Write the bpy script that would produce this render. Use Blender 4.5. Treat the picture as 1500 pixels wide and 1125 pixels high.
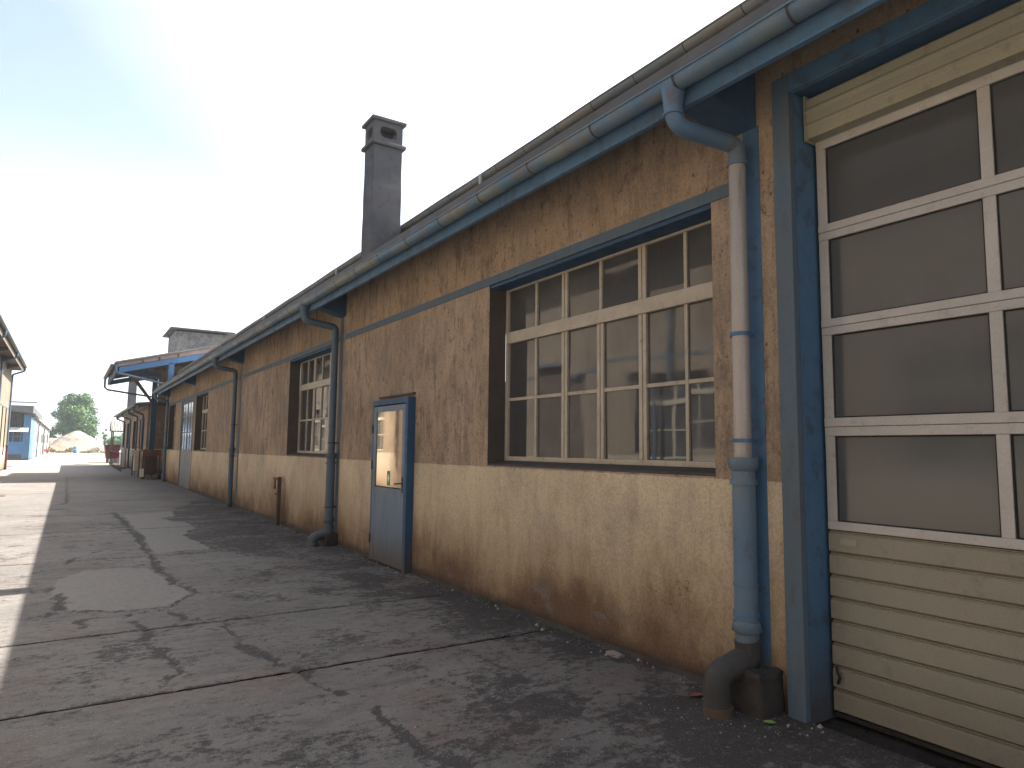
import bpy, bmesh, math, random
import numpy as np
from mathutils import Vector, Matrix
random.seed(7); rng = np.random.default_rng(11)
for o in list(bpy.data.objects): bpy.data.objects.remove(o)
S = bpy.context.scene; C = S.collection

# ------------------------------------------------------------------ camera
H = 1.55
cam = bpy.data.cameras.new('camera'); cam.lens = 24.0; cam.sensor_width = 36.0
cam.clip_start = .05; cam.clip_end = 9000
camo = bpy.data.objects.new('camera', cam); C.objects.link(camo)
_d = Vector((98-750, 651-562.5, 1000)).normalized()
_b = Vector((1098-750, 651+10.7-562.5, 1000))
_n = _d.cross(_b).normalized(); _u = _n if _n.y < 0 else -_n
_x = _d.cross(_u)
cx_ = Vector((_x.x, _d.x, _u.x)); cy_ = -Vector((_x.y, _d.y, _u.y)); cz_ = -Vector((_x.z, _d.z, _u.z))
m = Matrix((cx_, cy_, cz_)).transposed().to_4x4(); m.translation = (0, 0, H)
camo.matrix_world = m; S.camera = camo

# ------------------------------------------------------------------ sky, sun, exposure
SUN_EL, SUN_AZ = math.radians(50), math.radians(2)      # azimuth measured from +X towards +Y
W = bpy.data.worlds.new('World'); S.world = W; W.use_nodes = True
nt = W.node_tree; nt.nodes.clear()
out = nt.nodes.new('ShaderNodeOutputWorld'); bg = nt.nodes.new('ShaderNodeBackground')
sky = nt.nodes.new('ShaderNodeTexSky'); sky.sky_type = 'NISHITA'; sky.sun_disc = False
sky.sun_elevation = SUN_EL; sky.sun_rotation = math.pi/2-SUN_AZ; sky.dust_density = 1.5; sky.air_density = 1.0; sky.ozone_density = 1.0
tc = nt.nodes.new('ShaderNodeTexCoord'); mp = nt.nodes.new('ShaderNodeMapping'); mp.inputs['Scale'].default_value = (1.0, 1.0, 3.5)
nz = nt.nodes.new('ShaderNodeTexNoise'); nz.inputs['Scale'].default_value = 1.6; nz.inputs['Detail'].default_value = 7; nz.inputs['Roughness'].default_value = .55
rp = nt.nodes.new('ShaderNodeValToRGB'); rp.color_ramp.elements[0].position = .42; rp.color_ramp.elements[1].position = .68
rp.color_ramp.elements[0].color = (.55, .55, .55, 1); rp.color_ramp.elements[1].color = (.95, .95, .95, 1)
mx = nt.nodes.new('ShaderNodeMix'); mx.data_type = 'RGBA'
mx.inputs[7].default_value = (11.4, 11.6, 11.8, 1)
L = nt.links
L.new(tc.outputs['Generated'], mp.inputs[0]); L.new(mp.outputs[0], nz.inputs[0]); L.new(nz.outputs[0], rp.inputs[0])

# the thin cloud sheet thickens and brightens towards the sun
_sd = (math.cos(SUN_EL)*math.cos(SUN_AZ), math.cos(SUN_EL)*math.sin(SUN_AZ), math.sin(SUN_EL))
dt = nt.nodes.new('ShaderNodeVectorMath'); dt.operation = 'DOT_PRODUCT'; dt.inputs[1].default_value = _sd; L.new(tc.outputs['Generated'], dt.inputs[0])
mr = nt.nodes.new('ShaderNodeMapRange'); mr.inputs[1].default_value = .36; mr.inputs[2].default_value = .80; mr.inputs[3].default_value = .0; mr.inputs[4].default_value = 1.0; L.new(dt.outputs['Value'], mr.inputs[0])
sz = nt.nodes.new('ShaderNodeSeparateXYZ'); L.new(tc.outputs['Generated'], sz.inputs[0])
mh = nt.nodes.new('ShaderNodeMapRange'); mh.inputs[1].default_value = .38; mh.inputs[2].default_value = .05; mh.inputs[3].default_value = 0.; mh.inputs[4].default_value = .6; L.new(sz.outputs[2], mh.inputs[0])
ad = nt.nodes.new('ShaderNodeMath'); ad.operation = 'MAXIMUM'; L.new(mr.outputs[0], ad.inputs[0]); L.new(mh.outputs[0], ad.inputs[1])
ml = nt.nodes.new('ShaderNodeMath'); ml.operation = 'MULTIPLY'; ml.use_clamp = True; L.new(ad.outputs[0], ml.inputs[0]); L.new(rp.outputs[0], ml.inputs[1])
L.new(ml.outputs[0], mx.inputs[0]); L.new(sky.outputs[0], mx.inputs[6]); L.new(mx.outputs[2], bg.inputs[0]); L.new(bg.outputs[0], out.inputs[0])
bg.inputs[1].default_value = .055
sl = bpy.data.lights.new('sun', 'SUN'); sl.energy = 5.0; sl.angle = math.radians(.55); sl.color = (1, .95, .87)
so = bpy.data.objects.new('sun', sl); C.objects.link(so)
sd = Vector((math.cos(SUN_EL)*math.cos(SUN_AZ), math.cos(SUN_EL)*math.sin(SUN_AZ), math.sin(SUN_EL)))
so.rotation_euler = sd.to_track_quat('Z', 'Y').to_euler(); so.location = sd*60
S.view_settings.view_transform = 'Standard'; S.view_settings.look = 'None'; S.view_settings.gamma = 1
S.view_settings.use_curve_mapping = False; S.view_settings.exposure = 2.2

# ------------------------------------------------------------------ material helpers
class NT:
    def __init__(s, name):
        s.m = bpy.data.materials.new(name); s.m.use_nodes = True; s.t = s.m.node_tree; s.t.nodes.clear()
        s.o = s.n('ShaderNodeOutputMaterial'); s.b = s.n('ShaderNodeBsdfPrincipled'); s.l(s.b.outputs[0], s.o.inputs[0])
        g = s.n('ShaderNodeNewGeometry'); s.pos = g.outputs['Position']
        sp = s.n('ShaderNodeSeparateXYZ'); s.l(s.pos, sp.inputs[0]); s.x, s.y, s.z = sp.outputs
    def n(s, k): return s.t.nodes.new(k)
    def l(s, a, b): s.t.links.new(a, b)
    def inp(s, sock, v):
        if isinstance(v, (int, float)): sock.default_value = v
        elif isinstance(v, tuple): sock.default_value = (*v, 1) if len(v) == 3 and sock.type == 'RGBA' else v
        else: s.l(v, sock)
    def math(s, op, a, b=0., c=None, clamp=False):
        k = s.n('ShaderNodeMath'); k.operation = op; k.use_clamp = clamp
        s.inp(k.inputs[0], a); s.inp(k.inputs[1], b)
        if c is not None: s.inp(k.inputs[2], c)
        return k.outputs[0]
    def noise(s, scale, detail=4, rough=.55, stretch=(1, 1, 1), off=(0, 0, 0), dist=0.):
        mp = s.n('ShaderNodeMapping'); mp.inputs['Scale'].default_value = stretch; mp.inputs['Location'].default_value = off
        s.l(s.pos, mp.inputs[0]); k = s.n('ShaderNodeTexNoise'); s.l(mp.outputs[0], k.inputs[0])
        k.inputs['Scale'].default_value = scale; k.inputs['Detail'].default_value = detail; k.inputs['Roughness'].default_value = rough; k.inputs['Distortion'].default_value = dist
        return k.outputs[0]
    def voro(s, scale, stretch=(1, 1, 1), rnd=1.):
        mp = s.n('ShaderNodeMapping'); mp.inputs['Scale'].default_value = stretch; s.l(s.pos, mp.inputs[0])
        k = s.n('ShaderNodeTexVoronoi'); s.l(mp.outputs[0], k.inputs[0]); k.inputs['Scale'].default_value = scale; k.inputs['Randomness'].default_value = rnd
        return k.outputs
    def ramp(s, v, a, b, lo=0., hi=1.):
        k = s.n('ShaderNodeMapRange'); k.clamp = True; k.interpolation_type = 'SMOOTHSTEP'
        s.inp(k.inputs[0], v); s.inp(k.inputs[1], a); s.inp(k.inputs[2], b); s.inp(k.inputs[3], lo); s.inp(k.inputs[4], hi)
        return k.outputs[0]
    def mix(s, f, a, b, mode='MIX'):
        k = s.n('ShaderNodeMix'); k.data_type = 'RGBA'; k.blend_type = mode
        s.inp(k.inputs[0], f); s.inp(k.inputs[6], a); s.inp(k.inputs[7], b); return k.outputs[2]
    def attr(s, name):
        k = s.n('ShaderNodeAttribute'); k.attribute_name = name; return k.outputs['Fac']
    def bump(s, h, strength=.3, dist=.01):
        k = s.n('ShaderNodeBump'); k.inputs['Strength'].default_value = strength; k.inputs['Distance'].default_value = dist
        s.l(h, k.inputs['Height']); s.l(k.outputs[0], s.b.inputs['Normal'])
    def done(s, col, rough=.8, metal=0., spec=.3):
        s.inp(s.b.inputs['Base Color'], col); s.inp(s.b.inputs['Roughness'], rough); s.inp(s.b.inputs['Metallic'], metal)
        s.b.inputs['Specular IOR Level'].default_value = spec; return s.m

def stucco(name, upper, lower, line=1.365, pits=1., rust=1., streak=1.):
    q = NT(name)
    big = q.noise(.9, 5, .6); mid = q.noise(4.5, 5, .6); fine = q.noise(60, 4, .6)
    st = q.noise(6, 6, .7, (1, 1, .28), (0, 0, 0), .4); st2 = q.noise(22, 4, .65, (1, 1, .10), (3, 1, 5), .3)
    up = q.mix(q.ramp(big, .35, .65), tuple(c*.82 for c in upper), tuple(c*1.12 for c in upper))
    up = q.mix(q.math('MULTIPLY', q.ramp(mid, .5, .72), .35), up, (.29, .195, .115))
    up = q.mix(q.math('MULTIPLY', q.ramp(st, .44, .72), .60*streak), up, (.085, .075, .068))
    up = q.mix(q.math('MULTIPLY', q.ramp(st2, .52, .75), .35*streak), up, (.075, .062, .052))
    sp_ = q.noise(11, 6, .7, (1, 1, .75), (8, 3, 1)); up = q.mix(q.math('MULTIPLY', q.ramp(sp_, .52, .70), .55*streak), up, (.07, .06, .052))
    up = q.mix(q.math('MULTIPLY', q.ramp(sp_, .44, .36), .35*streak), up, (.38, .28, .19))
    zt = q.ramp(q.math('ADD', q.z, q.math('MULTIPLY', st, .55)), 3.95, 4.45)       # shade under the eave painted into the wall top, with streaky edge
    up = q.mix(q.math('MULTIPLY', zt, .3*streak), up, (.075, .062, .055))
    lo = q.mix(q.ramp(big, .35, .65), tuple(c*.86 for c in lower), tuple(c*1.08 for c in lower))
    lo = q.mix(q.math('MULTIPLY', q.ramp(st, .48, .72), .3*streak), lo, (.28, .24, .18))
    lo = q.mix(q.math('MULTIPLY', q.ramp(st2, .52, .75), .22*streak), lo, (.23, .185, .135))
    lo = q.mix(q.math('MULTIPLY', q.ramp(mid, .52, .72), .28), lo, (.38, .275, .165))
    gb = q.noise(1.7, 6, .65, (1, 1, .8), (12, 4, 6)); lo = q.mix(q.math('MULTIPLY', q.ramp(gb, .47, .66), .42), lo, (.34, .30, .245))
    up = q.mix(q.math('MULTIPLY', q.ramp(gb, .46, .66), .5*streak), up, (.215, .185, .155))
    # damp brown rising from the ground, salt bloom and dark splash zone
    zz = q.math('ADD', q.z, q.math('MULTIPLY', q.math('SUBTRACT', big, .5), -1.5))
    zz = q.math('ADD', zz, q.math('MULTIPLY', q.math('SUBTRACT', st, .5), -.55))
    lo = q.mix(q.math('MULTIPLY', q.ramp(zz, 1.15, .25), .75*rust), lo, (.27, .185, .105))
    lo = q.mix(q.math('MULTIPLY', q.ramp(zz, .60, .0), .85*rust), lo, (.115, .066, .044))
    salt = q.math('MULTIPLY', q.ramp(q.noise(2.6, 5, .6, (1, 1, 1.6), (9, 2, 4)), .56, .66), q.ramp(q.z, .48, .26))
    lo = q.mix(q.math('MULTIPLY', salt, .75*rust), lo, (.19, .165, .15))
    zs = q.math('ADD', q.z, q.math('MULTIPLY', mid, .14))
    lo = q.mix(q.math('MULTIPLY', q.ramp(zs, .22, .07), .8), lo, (.045, .036, .031))
    ln = q.math('ADD', q.z, q.math('MULTIPLY', q.math('SUBTRACT', q.noise(3, 6, .7), .5), .03))
    col = q.mix(q.ramp(ln, line-.004, line+.004), lo, up)
    if pits:
        v = q.voro(13, (1, 1, .6)); k = q.noise(3.1, 3, .6, (1, 1, 1), (7, 7, 2))
        p1 = q.math('MULTIPLY', q.math('LESS_THAN', q.math('ADD', v[0], q.math('MULTIPLY', fine, .12)), .17), q.ramp(k, .46, .54))
        v2 = q.voro(24, (1, 1, .8)); p2 = q.math('MULTIPLY', q.math('LESS_THAN', v2[0], .17), q.ramp(q.noise(2.2, 3, .6, (1, 1, 1), (1, 5, 9)), .52, .6))
        hz = q.ramp(q.z, 1.1, 1.5, .25, 1.)
        p = q.math('MULTIPLY', q.math('MAXIMUM', p1, q.math('MULTIPLY', p2, .8)), q.math('MULTIPLY', hz, .8*pits))
        col = q.mix(p, col, (.045, .038, .034))
        hgt = q.math('SUBTRACT', q.math('ADD', fine, q.math('MULTIPLY', mid, 1.2)), q.math('MULTIPLY', p, 2.))
    else: hgt = q.math('ADD', fine, mid)
    # hairline cracks
    cv = q.n('ShaderNodeTexVoronoi'); cv.feature = 'DISTANCE_TO_EDGE'; cv.inputs['Scale'].default_value = .8
    mpn = q.n('ShaderNodeVectorMath'); mpn.operation = 'ADD'; nn = q.n('ShaderNodeTexNoise'); nn.inputs['Scale'].default_value = 2.3; nn.inputs['Detail'].default_value = 5
    q.l(q.pos, nn.inputs[0]); q.l(q.pos, mpn.inputs[0]); q.l(nn.outputs['Color'], mpn.inputs[1]); q.l(mpn.outputs[0], cv.inputs[0])
    ck = q.math('MULTIPLY', q.math('LESS_THAN', cv.outputs[0], .0022), q.ramp(big, .5, .6))
    col = q.mix(q.math('MULTIPLY', ck, .55), col, (.05, .04, .035))
    col = q.mix(q.ramp(fine, .35, .65, 0, .22), col, (0, 0, 0))
    q.bump(hgt, .55, .006)
    return q.done(col, .92, 0, .2)

def paint(name, col, col2=None, dirt=(.09, .065, .045), amt=.4, rough=.55, scale=5., stretch=(1, 1, 1), metal=0., bump=.12, chips=0., low=0., spec=.4, thr=(.55, .75)):
    q = NT(name); col2 = col2 or tuple(c*.8 for c in col)
    a = q.noise(scale*.5, 5, .6, stretch); b = q.noise(scale*2.3, 6, .65, stretch, (4, 9, 2)); f = q.noise(90, 3, .6)
    c = q.mix(q.ramp(a, .35, .65), col, col2)
    c = q.mix(q.math('MULTIPLY', q.ramp(b, *thr), amt), c, dirt)
    if chips:
        ch = q.ramp(q.noise(scale*5, 6, .7, (1, 1, 1), (2, 2, 8)), .67, .70)
        c = q.mix(q.math('MULTIPLY', ch, chips), c, (.10, .04, .02))
    if low:
        c = q.mix(q.math('MULTIPLY', q.ramp(q.math('ADD', q.z, q.math('MULTIPLY', b, .35)), .75, .15), low), c, (.075, .06, .05))
    c = q.mix(q.ramp(f, .35, .7, 0, .12), c, (.02, .02, .02))
    q.bump(q.math('ADD', b, q.math('MULTIPLY', f, .3)), bump, .004)
    return q.done(c, q.ramp(b, .3, .7, rough-.08, min(1, rough+.15)), metal, spec)

def glass(name, col, rough, spec=.5, wave=.1, dirt=.3, mirror=0.):
    q = NT(name); a = q.noise(2.2, 5, .6); st = q.noise(14, 4, .6, (1, 1, .12))
    c = q.mix(q.math('MULTIPLY', q.ramp(a, .4, .75), dirt), col, (.115, .115, .115))
    c = q.mix(q.math('MULTIPLY', q.ramp(st, .5, .8), dirt*.6), c, (.105, .103, .10))
    q.bump(q.noise(1.5, 2, .4, (1, 1.3, .8)), wave, .02)
    return q.done(c, q.ramp(a, .4, .8, rough, rough+.08), mirror, spec)

BLUE = (.075, .165, .285)
M = {
 'wall': stucco('brown over cream stucco', (.385, .290, .205), (.60, .50, .352)),
 'wall_plain': stucco('opposite stucco', (.27, .215, .16), (.42, .365, .295), pits=0, rust=.8, streak=.5),
 'reveal': paint('shaded reveal plaster', (.10, .08, .067), (.075, .064, .056), amt=.3, rough=.9),  # wall brown darkened to hold the shade of the openings and soffit
 'blue': paint('blue gloss paint', BLUE, (.060, .135, .235), (.06, .052, .048), .5, .5, 3, chips=.8, low=.8, thr=(.5, .68)),
 'blue_band': paint('faded blue band', (.080, .130, .185), (.10, .130, .155), (.10, .08, .06), .6, .75, 6, (1, 1, .3)),
 'blue_dark': paint('deep blue paint', (.030, .085, .175), (.026, .068, .135), (.04, .04, .04), .35, .6, 4, chips=.3, low=.8),
 'gutter': paint('weathered pale blue gutter paint', (.068, .15, .25), (.17, .195, .185), (.19, .14, .095), .8, .5, 2.4, (1, 1, 1), chips=.9, bump=.25, thr=(.50, .66)),  # beige second tone stands for reflected sky as well as weathering
 'gutter_old': paint('grey weathered gutter', (.13, .155, .165), (.19, .18, .155), (.15, .09, .06), .6, .6, 3.5, chips=.6),
 'joint': paint('rusty joint', (.035, .048, .062), (.05, .045, .045), amt=.6, rough=.7),
 'zinc': paint('bare zinc pipe', (.33, .31, .295), (.40, .36, .33), (.17, .13, .11), .65, .42, 5, (1, 1, .15), metal=.25),
 'pipe': paint('blue cast pipe', (.080, .155, .255), (.12, .175, .225), (.13, .085, .065), .65, .5, 3.5, chips=.95, low=.85, bump=.3, thr=(.52, .68)),
 'pipe_far': paint('blue grey pipe', (.060, .100, .145), (.075, .102, .130), (.06, .05, .045), .5, .5, 5, chips=.5, low=.5),
 'iron': paint('grey cast iron', (.042, .043, .042), (.06, .056, .052), (.12, .05, .03), .6, .75, 7, bump=.4),
 'concrete': paint('old grey concrete', (.070, .070, .076), (.098, .094, .096), (.035, .034, .038), .65, .95, 5, bump=.5),
 'concrete_dark': paint('dark concrete', (.032, .029, .027), (.055, .048, .042), (.018, .018, .018), .5, .95, 8, bump=.6),
 'flash': paint('roof flashing', (.072, .074, .078), (.10, .096, .09), (.10, .07, .05), .6, .7, 4, (1, .4, 1)),
 'roof': paint('grey roof sheet', (.20, .19, .185), (.26, .24, .23), (.1, .09, .08), .5, .85, 1.5),
 'white': paint('cream window paint', (.47, .415, .335), (.40, .35, .27), (.16, .10, .06), .6, .55, 7, chips=.55),
 'alu': paint('off white door frame', (.42, .405, .38), (.48, .46, .43), (.24, .21, .18), .5, .5, 5),
 'slat': paint('beige door panel', (.28, .262, .205), (.25, .238, .19), (.13, .09, .06), .4, .55, 3, (1, 1, 1), low=.35),
 'casing': paint('beige roller casing', (.34, .325, .24), (.30, .29, .225), (.09, .08, .07), .5, .55, 3),
 'rubber': paint('black gasket', (.02, .02, .02), rough=.8),
 'glass': glass('dirty window glass', (.055, .057, .060), .02, .8, .10, .45),
 'glass_door': glass('garage pane', (.078, .082, .086), .13, .45, .03, .4),
 'glass_mirror': glass('door pane', (.62, .53, .42), .03, .5, .02, .12, mirror=.85),
 'glass_sky': glass('bright pane', (.13, .14, .15), .10, .6, .03, .3, mirror=.15),
 'doorblue': paint('door blue grey', (.125, .18, .25), (.11, .155, .215), (.10, .08, .06), .35, .5, 2.2, (1, 1, .35), chips=.35, low=.9),
 'doorgrey': paint('grey sheet door', (.15, .18, .20), (.12, .15, .17), (.12, .10, .08), .4, .5, 2.2, low=.5),
 'sill': paint('stone sill', (.075, .067, .06), (.06, .053, .048), (.035, .03, .028), .5, .9, 6),
 'rust': paint('rusty steel', (.19, .08, .035), (.12, .055, .03), (.06, .035, .025), .5, .85, 6),
 'brown': paint('brown board', (.10, .07, .05), (.075, .05, .04), amt=.4, rough=.8),
 'cream': paint('cream cabinet', (.62, .56, .42), (.55, .5, .38), amt=.3),
 'whitep': paint('white plaster', (.56, .54, .52), (.5, .47, .44), (.3, .26, .22), .4, .8),
 'pinkw': paint('pale pink plaster', (.38, .30, .27), (.30, .24, .22), (.3, .2, .15), .4, .9),
 'maroon': paint('maroon paint', (.10, .02, .025), (.08, .02, .02), rough=.6),
 'red': paint('red plastic', (.60, .05, .03), (.5, .04, .03), rough=.5),
 'hutblue': paint('hut blue', (.075, .18, .34), (.065, .155, .30), amt=.2),
 'timber': paint('grey timber', (.17, .13, .10), (.12, .095, .075), amt=.4, rough=.9),
 'leaf_g': paint('green leaf', (.20, .33, .10), (.14, .25, .07), rough=.7),
 'leaf_o': paint('dry leaf', (.25, .11, .05), (.2, .08, .03), rough=.8),
 'pebble': paint('pale pebble', (.35, .32, .29), (.2, .18, .16), rough=.9),
 'green': paint('sign green', (.01, .22, .11), amt=.1, rough=.4),
 'signwhite': paint('sign white', (.8, .8, .78), amt=.1, rough=.4),
 'bark': paint('bark', (.10, .07, .05), rough=.95),
}
def pavement_mat():
    q = NT('worn street concrete'); dk = q.attr('dark'); lt = q.attr('light')
    big = q.noise(.55, 5, .6); mid = q.noise(3.2, 6, .62, (.7, 1.6, 1)); fine = q.noise(38, 5, .7); gr = q.noise(170, 3, .7)
    v = q.voro(52)
    f2 = q.noise(11, 6, .72, (1, 1.3, 1), (3, 1, 7))
    c = q.mix(q.ramp(big, .35, .65), (.138, .128, .120), (.180, .166, .154))
    c = q.mix(q.math('MULTIPLY', q.ramp(q.noise(1.3, 5, .6, (1, 1, 1), (5, 5, 5)), .50, .68), .45), c, (.145, .098, .080))
    c = q.mix(q.math('MULTIPLY', q.ramp(mid, .47, .68), .6), c, (.092, .084, .080))
    c = q.mix(q.math('MULTIPLY', q.ramp(f2, .5, .66), .55), c, (.068, .061, .058))
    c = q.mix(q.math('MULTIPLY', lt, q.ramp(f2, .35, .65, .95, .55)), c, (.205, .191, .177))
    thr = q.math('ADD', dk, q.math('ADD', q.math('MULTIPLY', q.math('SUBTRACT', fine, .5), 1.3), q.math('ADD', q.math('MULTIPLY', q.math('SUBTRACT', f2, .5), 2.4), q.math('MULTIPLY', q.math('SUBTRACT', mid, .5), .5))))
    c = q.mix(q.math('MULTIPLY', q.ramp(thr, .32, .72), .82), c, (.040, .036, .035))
    peb = q.math('MULTIPLY', q.math('LESS_THAN', v[0], .26), q.ramp(q.noise(30, 2, .5, (1, 1, 1), (3, 3, 3)), .46, .60))
    c = q.mix(q.math('MULTIPLY', peb, .55), c, (.30, .27, .25))
    v3 = q.voro(130); c = q.mix(q.math('MULTIPLY', q.math('LESS_THAN', v3[0], .3), q.ramp(fine, .45, .6, 0, .5)), c, (.22, .195, .18))
    c = q.mix(q.math('MULTIPLY', q.ramp(gr, .48, .66), .5), c, (.04, .036, .036))
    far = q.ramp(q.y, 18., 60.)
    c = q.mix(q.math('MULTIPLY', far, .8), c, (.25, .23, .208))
    q.bump(q.math('ADD', q.math('MULTIPLY', fine, 1.2), q.math('ADD', gr, q.math('MULTIPLY', f2, 2.5))), .8, .007)
    return q.done(c, .93, 0, .2)
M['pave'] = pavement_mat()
M['tower'] = paint('stained tower render', (.235, .225, .205), (.17, .165, .16), (.09, .09, .095), .75, .9, 1.6, bump=.3, thr=(.45, .6))
def sandy(name, a, b, sc):
    q = NT(name); n1 = q.noise(sc, 6, .65); n2 = q.noise(sc*9, 5, .7)
    c = q.mix(q.ramp(n1, .35, .65), a, b); c = q.mix(q.math('MULTIPLY', q.ramp(n2, .5, .75), .5), c, tuple(x*.55 for x in a))
    q.bump(n2, .6, .1); return q.done(c, .95, 0, .1)
M['dirt'] = sandy('ground dirt', (.22, .195, .16), (.26, .235, .20), .3)
M['joint_dirt'] = sandy('joint dirt', (.03, .027, .025), (.05, .045, .04), 3)
M['sand'] = sandy('sand and rubble heap', (.185, .16, .13), (.23, .20, .165), .25)
M['hill'] = sandy('wooded hill', (.07, .11, .06), (.10, .13, .08), .004)
def leafmat(name, a, b):
    q = NT(name); n1 = q.noise(.8, 4, .6); n2 = q.noise(6, 3, .6)
    c = q.mix(q.ramp(n1, .35, .65), a, b); c = q.mix(q.math('MULTIPLY', n2, .3), c, tuple(x*.6 for x in a)); return q.done(c, .6, 0, .3)
M['leaves'] = leafmat('poplar leaves', (.045, .10, .022), (.08, .15, .035))
M['leaves2'] = leafmat('bush leaves', (.07, .14, .04), (.10, .18, .05))

M['drygrass'] = leafmat('dry weeds', (.10, .10, .05), (.15, .13, .075))
# ------------------------------------------------------------------ mesh helpers
class MB:
    def __init__(s): s.v = []; s.f = []; s.sm = []; s.c = []
    def cut(s): s.c.append((len(s.v), len(s.f)))
    def add(s, vs, fs, smooth=False):
        k = len(s.v); s.v += [tuple(p) for p in vs]; s.f += [tuple(i+k for i in f) for f in fs]; s.sm += [smooth]*len(fs); return s
    def box(s, x0, x1, y0, y1, z0, z1):
        s.cut(); x0, x1 = sorted((x0, x1)); y0, y1 = sorted((y0, y1)); z0, z1 = sorted((z0, z1))
        v = [(x, y, z) for z in (z0, z1) for y in (y0, y1) for x in (x0, x1)]
        return s.add(v, [(0, 2, 3, 1), (4, 5, 7, 6), (0, 1, 5, 4), (2, 6, 7, 3), (0, 4, 6, 2), (1, 3, 7, 5)])
    def prism(s, pts, ax, a0, a1):
        """polygon pts in the plane normal to ax ('x','y','z'), extruded a0..a1"""
        s.cut()
        def P(p, a): return {'x': (a, p[0], p[1]), 'y': (p[0], a, p[1]), 'z': (p[0], p[1], a)}[ax]
        n = len(pts); v = [P(p, a0) for p in pts]+[P(p, a1) for p in pts]
        f = [tuple(range(n)), tuple(range(2*n-1, n-1, -1))]+[(i, i+n, (i+1) % n+n, (i+1) % n) for i in range(n)]
        return s.add(v, f)
    def tube(s, pts, r, n=14, caps=True):
        s.cut(); pts = [Vector(p) for p in pts]; rs = r if isinstance(r, (list, tuple)) else [r]*len(pts)
        k0 = len(s.v); up = None; fr = []
        for i, p in enumerate(pts):
            t = (pts[min(i+1, len(pts)-1)]-pts[max(i-1, 0)]).normalized()
            if up is None:
                up = Vector((0, 1, 0)) if abs(t.y) < .9 else Vector((1, 0, 0))
            a = t.cross(up).normalized(); b = a.cross(t).normalized(); up = b; fr.append((a, b))
        vs = []
        for p, (a, b), q in zip(pts, fr, rs):
            for j in range(n):
                w = 2*math.pi*j/n; vs.append(p+a*math.cos(w)*q+b*math.sin(w)*q)
        fs = [(i*n+j, i*n+(j+1) % n, (i+1)*n+(j+1) % n, (i+1)*n+j) for i in range(len(pts)-1) for j in range(n)]
        s.add(vs, fs, True)
        if caps: s.add([vs[j] for j in range(n)], [tuple(range(n-1, -1, -1))]); s.add(vs[-n:], [tuple(range(n))])
        return s
    def halfgutter(s, xc, zc, r, y0, y1, th=.006, n=12, wob=.0, step=.8):
        ys = np.arange(y0, y1, step).tolist()+[y1]; vs = []
        for y in ys:
            dz = wob*math.sin(y*1.7)+wob*.6*math.sin(y*4.1+1)
            for rr in (r, r-th):
                for j in range(n+1):
                    w = math.pi+math.pi*j/n; vs.append((xc+rr*math.cos(w), y, zc+rr*math.sin(w)+dz))
        m_ = 2*(n+1); fs = []
        for i in range(len(ys)-1):
            for j in range(n):
                a = i*m_+j; fs.append((a, a+1, a+1+m_, a+m_)); b = a+n+1; fs.append((b, b+m_, b+m_+1, b+1))
            for (a, b) in ((i*m_, i*m_+n+1), (i*m_+n, i*m_+2*n+1)): fs.append((a, a+m_, b+m_, b))
        for i in (0, len(ys)-1):
            fs.append(tuple(i*m_+j for j in range(n+1)))
        s.add(vs, fs, True)
        # rolled bead along the front lip
        s.tube([(xc-r, y, zc+.004+wob*math.sin(y*1.7)+wob*.6*math.sin(y*4.1+1)) for y in ys], .009, 6); return s
    def build(s, name, mat, parent=None, bevel=0., label=None):
        me = bpy.data.meshes.new(name); me.from_pydata([tuple(v) for v in s.v], [], s.f); me.update()
        me.polygons.foreach_set('use_smooth', s.sm)
        bm = bmesh.new(); bm.from_mesh(me); bmesh.ops.recalc_face_normals(bm, faces=bm.faces); bm.to_mesh(me); bm.free()
        me.materials.append(M[mat] if isinstance(mat, str) else mat)
        o = bpy.data.objects.new(name, me); C.objects.link(o)
        if parent:
            o.parent = parent; base = root_loc(parent); o.location = (0, 0, 0)
            if base.length > 0:
                me.transform(Matrix.Translation(-base))
        if bevel:
            b = o.modifiers.new('edge', 'BEVEL'); b.width = bevel; b.segments = 2; b.limit_method = 'ANGLE'
        if label: o['label'] = label
        return o
def _each(s, name, mat, parent=None, bevel=0., label=None):
    c = s.c+[(len(s.v), len(s.f))]; out = []
    for (v0, f0), (v1, f1) in zip(c[:-1], c[1:]):
        q = MB(); q.v = s.v[v0:v1]; q.f = [tuple(i-v0 for i in f) for f in s.f[f0:f1]]; q.sm = s.sm[f0:f1]
        out.append(q.build(name, mat, parent, bevel, label))
    return out
MB.each = _each
def root_loc(o):
    v = Vector((0, 0, 0))
    while o: v += o.location; o = o.parent
    return v
def B(*a): return MB().box(*a)
_pr = random.Random(99)
def pane_mb(x0, x1, ya, yb, za, zb, amp=.0035):
    # every pane sits a little differently in its putty
    d = [_pr.uniform(-amp, amp) for _ in range(3)]; vs = []
    for z, sz_ in ((za, -1), (zb, 1)):
        for y, sy in ((ya, -1), (yb, 1)):
            for x in (x0, x1): vs.append((x+d[0]*sy+d[1]*sz_, y, z))
    m_ = MB(); m_.cut(); m_.add(vs, [(0, 2, 3, 1), (4, 5, 7, 6), (0, 1, 5, 4), (2, 6, 7, 3), (0, 4, 6, 2), (1, 3, 7, 5)]); return m_
def thing(name, loc, label, cat, group=None):
    o = bpy.data.objects.new(name, None); o.empty_display_size = .2; C.objects.link(o); o.location = loc
    o['label'] = label; o['category'] = cat
    if group: o['group'] = group
    return o
def tag(o, label, cat, group=None):
    o['label'] = label; o['category'] = cat
    if group: o['group'] = group
    return o
def struct(o): o['kind'] = 'structure'; return o
def stuff(o): o['kind'] = 'stuff'; return o
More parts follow.
